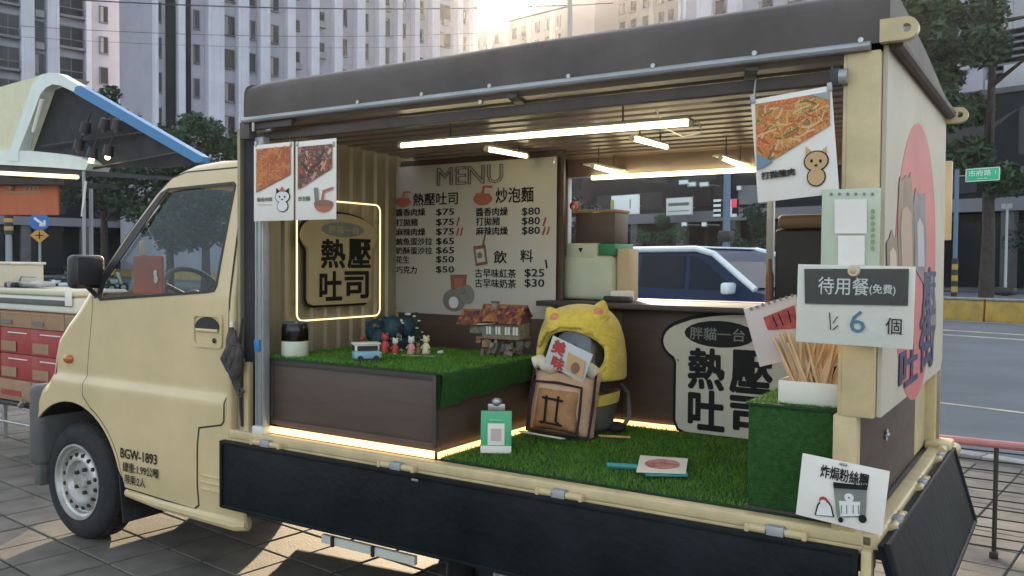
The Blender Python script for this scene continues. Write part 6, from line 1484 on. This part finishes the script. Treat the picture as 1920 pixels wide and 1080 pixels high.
b = M(); b.tube([(-wc * .36, -.068, hc * .07), (-wc * .38, -.072, hc * .42), (-wc * .36, -.066, hc * .76), (0, -.078, hc * .78), (wc * .35, -.066, hc * .75), (wc * .375, -.074, hc * .4), (wc * .36, -.064, hc * .07), (0, -.074, hc * .05)], .006, BROWNP, 8, closed=True); b.build('inner_piping', cu_, world=False)
b = M(); b.tube([(-wc * .47, -.02, .01), (-wc * .485, -.022, hc * .5), (-wc * .47, -.02, hc * .95), (0, -.024, hc * .95), (wc * .47, -.02, hc * .96), (wc * .485, -.022, hc * .5), (wc * .47, -.02, .012), (0, -.02, .008)], .0065, BROWNP, 8, closed=True); b.build('outer_piping', cu_, world=False)
b = M(); pts = [(-wc * .48 + wc * .96 * k / 10, -.02 + .008 * math.sin(k * 2), hc * (1.0 + .05 * math.sin(k * 1.7)) - .0) for k in range(11)]; pts = [(x_, y_ - .012, z_ + .006) for x_, y_, z_ in pts]; b.tube(pts, .027, CREAMF, 12); b.build('cream_ruffle', cu_, world=False)
b = M()
for p_, r_ in (([(-.055, -.090, .155), (.04, -.092, .150)], .005), ([(-.035, -.092, .165), (-.03, -.094, .06), (-.045, -.09, .05)], .005), ([(.018, -.092, .168), (.02, -.094, .065), (.035, -.09, .055)], .005), ([(-.055, -.091, .055), (.05, -.092, .052)], .004)): b.tube(p_, r_, INK, 6)
b.build('brush_stroke', cu_, world=False)
b = M(); b.box((-.02, -.12, .004), (.20, .035, .006), CREAMF, .002); b.build('base_flap', cu_, world=False)
t_ = thing('wood_offcut', 'thin pale wooden stick lying behind the cushion on the turf', 'stick', on(1150, 819, 'Z', .732)); b = M(); b.tube([on(1122, 817, 'Z', .734), on(1182, 820, 'Z', .734)], .005, WOOD, 6); b.build('stick', t_)
# green payment stand
q = on(930, 849, 'Z', .722); gs = thing('payment_stand', 'small green edged card stand with metal clip on the turf', 'card stand', q, R_(30))
GS = mat('mint_green_card', (.06, .42, .20), .4)
b = M(); b.box((0, 0, .088), (.118, .004, .145), GS, .001, rot=(R_(-6), 0, 0)); b.build('card', gs, world=False)
b = M(); b.box((0, -.003, .072), (.064, .003, .082), WHITE, .0006, rot=(R_(-6), 0, 0)); b.box((0, -.0052, .070), (.040, .002, .046), mat('blank_pink_square', (.52, .44, .41), .6), rot=(R_(-6), 0, 0)); b.box((0, -.012, .128), (.052, .003, .006), mat('pale_mint_line', (.25, .6, .38), .5)); b.build('blank_square', gs, world=False)
b = M(); b.box((0, -.006, .014), (.118, .012, .028), WHITE, .002); b.build('foot', gs, world=False)
b = M(); b.box((0, .012, .172), (.066, .014, .03), STEEL, .003); b.sph((0, .012, .192), (.022, .012, .018), STEEL, 12, 8); b.build('clip', gs, world=False)
# flat card and fan
P4 = [Vector((1.755, .196, 0)), Vector((1.905, .268, 0)), Vector((1.828, .485, 0)), Vector((1.662, .436, 0))]
cc = sum(P4, Vector()) / 4; fc2 = thing('printed_card', 'small white card with a red shrimp picture lying on the turf', 'card', (cc.x, cc.y, .738))
b = M(); b.prism([(p.x, p.y) for p in P4], .003, WHITE, O=(0, 0, .738), U=(1, 0, 0), V=(0, 1, 0)); b.build('card', fc2)
ux = (P4[1] - P4[0]).normalized(); uy = (P4[3] - P4[0]).normalized()
b = M(); b.prism([((cc + ux * .062 * math.cos(a * .3142) + uy * .075 * math.sin(a * .3142)).x, (cc + ux * .062 * math.cos(a * .3142) + uy * .075 * math.sin(a * .3142)).y) for a in range(20)], .0015, SHRIMP, O=(0, 0, .7412), U=(1, 0, 0), V=(0, 1, 0)); b.build('picture', fc2)
TEALF = mat('teal_plastic', (.03, .26, .26), .4)
t_ = thing('teal_fan', 'flat teal plastic hand fan under the small white card', 'hand fan', (1.62, .31, .733))
b = M(); e0, e1 = on(1138, 872, 'Z', .733), on(1195, 876, 'Z', .733); b.tube([e0, e1], .010, TEALF, 8)
b.prism([(p.x + .012, p.y + .0) for p in [P4[0] + Vector((.03, -.012, 0)), P4[1] + Vector((0, -.012, 0)), P4[1] + Vector((-.02, .04, 0)), P4[0] + Vector((0, .03, 0))]], .003, TEALF, O=(0, 0, .733), U=(1, 0, 0), V=(0, 1, 0)); b.build('blade', t_)

# green stand with chopsticks
gb_ = thing('turf_stand', 'dark green turf covered box at the rear corner of the bed', 'stand', (2.305, .22, .712))
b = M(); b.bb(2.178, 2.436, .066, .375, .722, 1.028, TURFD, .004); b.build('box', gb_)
b = M(); b.bb(2.172, 2.437, .06, .38, 1.027, 1.036, TURFB, .002); b.build('top_mat', gb_); grass('grass_pile', 2.175, 2.435, .062, .378, 1.034, 3500, gb_, .010)
b = M(); b.bb(2.172, 2.437, .058, .38, .712, .724, BROWN2); b.build('foot', gb_)
tb = thing('chopstick_box', 'small open white box on the green stand', 'box', (2.345, .15, 1.036))
x0, x1, y0, y1, z0, z1 = 2.258, 2.434, .095, .20, 1.037, 1.105
b = M(); b.bb(x0, x1, y0, y0 + .004, z0, z1, WHITEP, .001); b.bb(x0, x1, y1 - .004, y1, z0, z1, WHITEP, .001); b.bb(x0, x0 + .004, y0 + .004, y1 - .004, z0, z1, WHITEP, .001); b.bb(x1 - .004, x1, y0 + .004, y1 - .004, z0, z1, WHITEP, .001); b.bb(x0 + .004, x1 - .004, y0 + .004, y1 - .004, z0, z0 + .003, WHITEP); b.build('tray', tb)
random.seed(5); st = M(); st.box((0, 0, .10), (.0088, .0055, .20), CHOP, .001, taper=(.85, .9)); first = None
for k in range(58):
    left = k < 34
    bx = random.uniform(x0 + .012, x1 - .02) if left else random.uniform(x0 + .05, x1 - .05); by = random.uniform(y0 + .025, y1 - .02)
    lean = random.gauss(-.42, .10) if left else random.gauss(.30, .14); ly = random.gauss(-.06, .05)
    if left: bx = x0 + .045 + (x1 - x0 - .08) * random.random(); lean = -.16 - .42 * (1 - (bx - x0) / (x1 - x0)) + random.gauss(0, .05)
    if first is None: first = o = st.build('chopstick', world=False)
    else: o = first.copy(); COL.objects.link(o)
    tag(o, 'bamboo chopstick in the left leaning bunch in the white box' if left else 'bamboo chopstick in the right leaning bunch in the white box', 'chopstick', 'left leaning bunch of chopsticks' if left else 'right leaning bunch of chopsticks')
    o.location = (bx, by, z0 + .008); o.rotation_euler = (ly, lean, random.uniform(-.12, .12)); o.rotation_mode = 'XYZ'
    o.scale = (1, 1, random.uniform(.88, 1.08))
YB = .225
bk, bo_, w_, h_ = hung('tilted_card', 'tilted pinkish white card with a red drawing behind the chopsticks', 'card', [(1386, 580), (1492, 546), (1530, 668), (1428, 690)], y=YB, m=mat('pinkish_white_card', (.60, .53, .50), .5), rot=R_(-17))
poly([(1432, 595), (1490, 572), (1497, 615), (1440, 618)], mat('red_drawing', (.42, .07, .06), .6, noise=.5, nscale=40), bo_, bk, 'Y', YB, name='picture')
strokes([(1449, 592, 1458, 612), (1460, 588, 1470, 610), (1478, 582, 1484, 604)], INK, bo_, bk, 'Y', YB, .004, y=-.0055)
b = M()
for k in range(8): blob(1409 + 11 * k, 579 - 3.6 * k, 3.4, 3.6, GRI, None, bk, 'Y', YB, n=6, bm_=b)
b.build('printed_marks', bo_, world=False)

# things on the counter
YT = 1.16
def cxy(px, py=560): return on(px, py, 'Y', YT)
x0, x1 = cxy(1028).x, cxy(1149).x; zt1 = cxy(1090, 470).z; zt2 = cxy(1090, 456).z
cn = thing('white_canister', 'large pale plastic canister with green lid corners on the counter', 'canister', ((x0 + x1) / 2, YT + .12, 1.273))
b = M(); b.bb(x0, x1, YT, YT + .24, 1.273, zt1 - .02, PALEG, .03, 3); b.bb(cxy(1058).x, cxy(1118).x, YT + .005, YT + .23, zt1 - .04, zt2, PALEG, .012, 3); b.build('body', cn)
GRL = mat('green_lid', (.03, .22, .10), .5)
for a, c in ((1043, 1057), (1119, 1150)): b = M(); b.bb(cxy(a).x, cxy(c).x, YT + .01, YT + .22, zt1 - .022, zt2 - .002, GRL, .006); b.build('lid', cn)
b = M(); q = cxy(1088, 468); b.prism([(q.x - .012, q.z + .008), (q.x, q.z - .014), (q.x + .012, q.z + .008)], .003, INK, O=(0, YT + .004, 0)); b.build('mark', cn)
tb2 = thing('brown_box', 'small dark brown box behind the canister in the window', 'box', (cxy(1096).x, YT + .2, 1.50))
b = M(); b.bb(cxy(1062).x + .02, cxy(1135).x + .02, YT + .05, YT + .2, zt2, on(1095, 399, 'Y', YT + .05).z, BROWN, .003); b.build('box', tb2); b = M(); b.bb(cxy(1060).x + .02, cxy(1137).x + .02, YT + .045, YT + .205, on(1095, 399, 'Y', YT + .05).z, on(1095, 394, 'Y', YT + .05).z, CARD, .001); b.build('lid', tb2)
q = on(1076, 394, 'Y', YT + .07); t_ = thing('red_ornament', 'small round red and white ornament on top of the brown box', 'ornament', q)
b = M(); b.sph(q + Vector((0, 0, .02)), (.022, .022, .022), RTOY, 14, 10); b.build('ball', t_); b = M(); b.sph(q + Vector((.004, -.017, .014)), (.010, .006, .010), WTOY, 10, 8); b.sph(q + Vector((.004, -.023, .014)), .003, BLACK, 6, 5); b.build('face', t_)
t_ = thing('cream_carton', 'narrow cream carton standing right of the canister', 'carton', (cxy(1160).x, YT + .1, 1.273)); b = M(); b.bb(cxy(1151).x, cxy(1173).x, YT + .03, YT + .14, 1.273, cxy(1160, 466).z, mat('cream_carton', (.55, .43, .27), .6), .004); b.build('box', t_)
t_ = thing('paper_pad', 'low stack of white paper in front of the cream carton', 'paper stack', (cxy(1172).x, YT - .02, 1.273)); b = M(); b.box((cxy(1172).x, YT - .03, 1.298), (.10, .07, .05), WHITE, .004, rot=(0, 0, .3)); b.build('paper', t_)
t_ = thing('black_tray', 'flat black tray under the paper beside the canister', 'tray', (cxy(1178).x, YT - .1, 1.273)); b = M(); b.bb(cxy(1152).x, cxy(1200).x, YT - .12, YT - .07, 1.273, 1.30, BLACK, .006); b.build('tray', t_)
t_ = thing('black_cabinet', 'tall black appliance with a brown top standing on the counter behind the signs', 'appliance', (2.08, 1.2, 1.273))
x0, x1 = on(1452, 500, 'Y', YT).x, 2.36; za, zb = on(1490, 430, 'Y', YT).z, on(1490, 402, 'Y', YT).z
b = M(); b.bb(x0, x1, YT, YT + .22, 1.273, za, BLACK, .012, 3); b.build('body', t_); b = M(); b.bb(x0 + .008, x1, YT - .004, YT + .22, za + .002, zb, mat('brown_top', (.20, .13, .07), .5), .02, 3); b.build('top_cover', t_)
t_ = thing('small_brown_bottle', 'small brown bottle against the left side of the black appliance', 'bottle', (x0 - .03, YT + .02, 1.273)); b = M(); b.lathe([(0, 0), (.016, 0), (.018, .01), (.018, .13), (.008, .16), (.008, .2), (0, .2)], BRI, 16, Matrix.Translation((x0 - .025, YT + .02, 1.273))); b.build('bottle', t_)
# red pouch in the cab
q = on(272, 513, 'Y', .12)
t_ = thing('red_pouch', 'dull red hanging pouch with a small white figure behind the cab window', 'pouch', (q.x, .12, q.z))
a_, c_ = on(247, 478, 'Y', .12), on(300, 553, 'Y', .12)
b = M(); b.bb(a_.x, c_.x, .12, .15, c_.z, a_.z, RED, .012, 3); b.build('pouch', t_)
b = M(); p5_ = on(291, 522, 'Y', .11)
b.sph(p5_ + Vector((0, 0, .025)), (.012, .006, .016), WHITE, 10, 8); b.sph(p5_ + Vector((.004, 0, -.005)), (.014, .006, .02), WHITE, 10, 8); b.build('white_figure', t_)
b = M(); tp_ = on(272, 420, 'Y', .14); b.tube([(a_.x + .01, .135, a_.z), (tp_.x, .14, tp_.z), (c_.x - .01, .135, a_.z)], .004, CGLASS, 6); b.sph((tp_.x, .14, tp_.z - .02), (.03, .01, .03), CGLASS); b.tube([tp_, on(300, 385, 'Y', .2)], .004, WHITEP, 6); b.bb(a_.x + .05, a_.x + .09, .125, .14, a_.z, a_.z + .07, PALEG, .005); b.build('strap', t_)

# ------------------------------------------------------------------ evening air
hz = bpy.data.materials.new('evening_air'); hz.use_nodes = True; t = hz.node_tree; t.nodes.clear(); o_ = t.nodes.new('ShaderNodeOutputMaterial'); pv = t.nodes.new('ShaderNodeVolumePrincipled')
pv.inputs['Color'].default_value = (.86, .87, .9, 1); pv.inputs['Density'].default_value = .0004; pv.inputs['Anisotropy'].default_value = .78; t.links.new(pv.outputs[0], o_.inputs['Volume'])
me = bpy.data.meshes.new('haze'); bm_ = bmesh.new(); bmesh.ops.create_cube(bm_, size=1); bm_.to_mesh(me); bm_.free(); me.materials.append(hz)
ho = bpy.data.objects.new('haze', me); COL.objects.link(ho); ho.location = (0, 0, 47); ho.scale = (900, 900, 98); ho['kind'] = 'stuff'
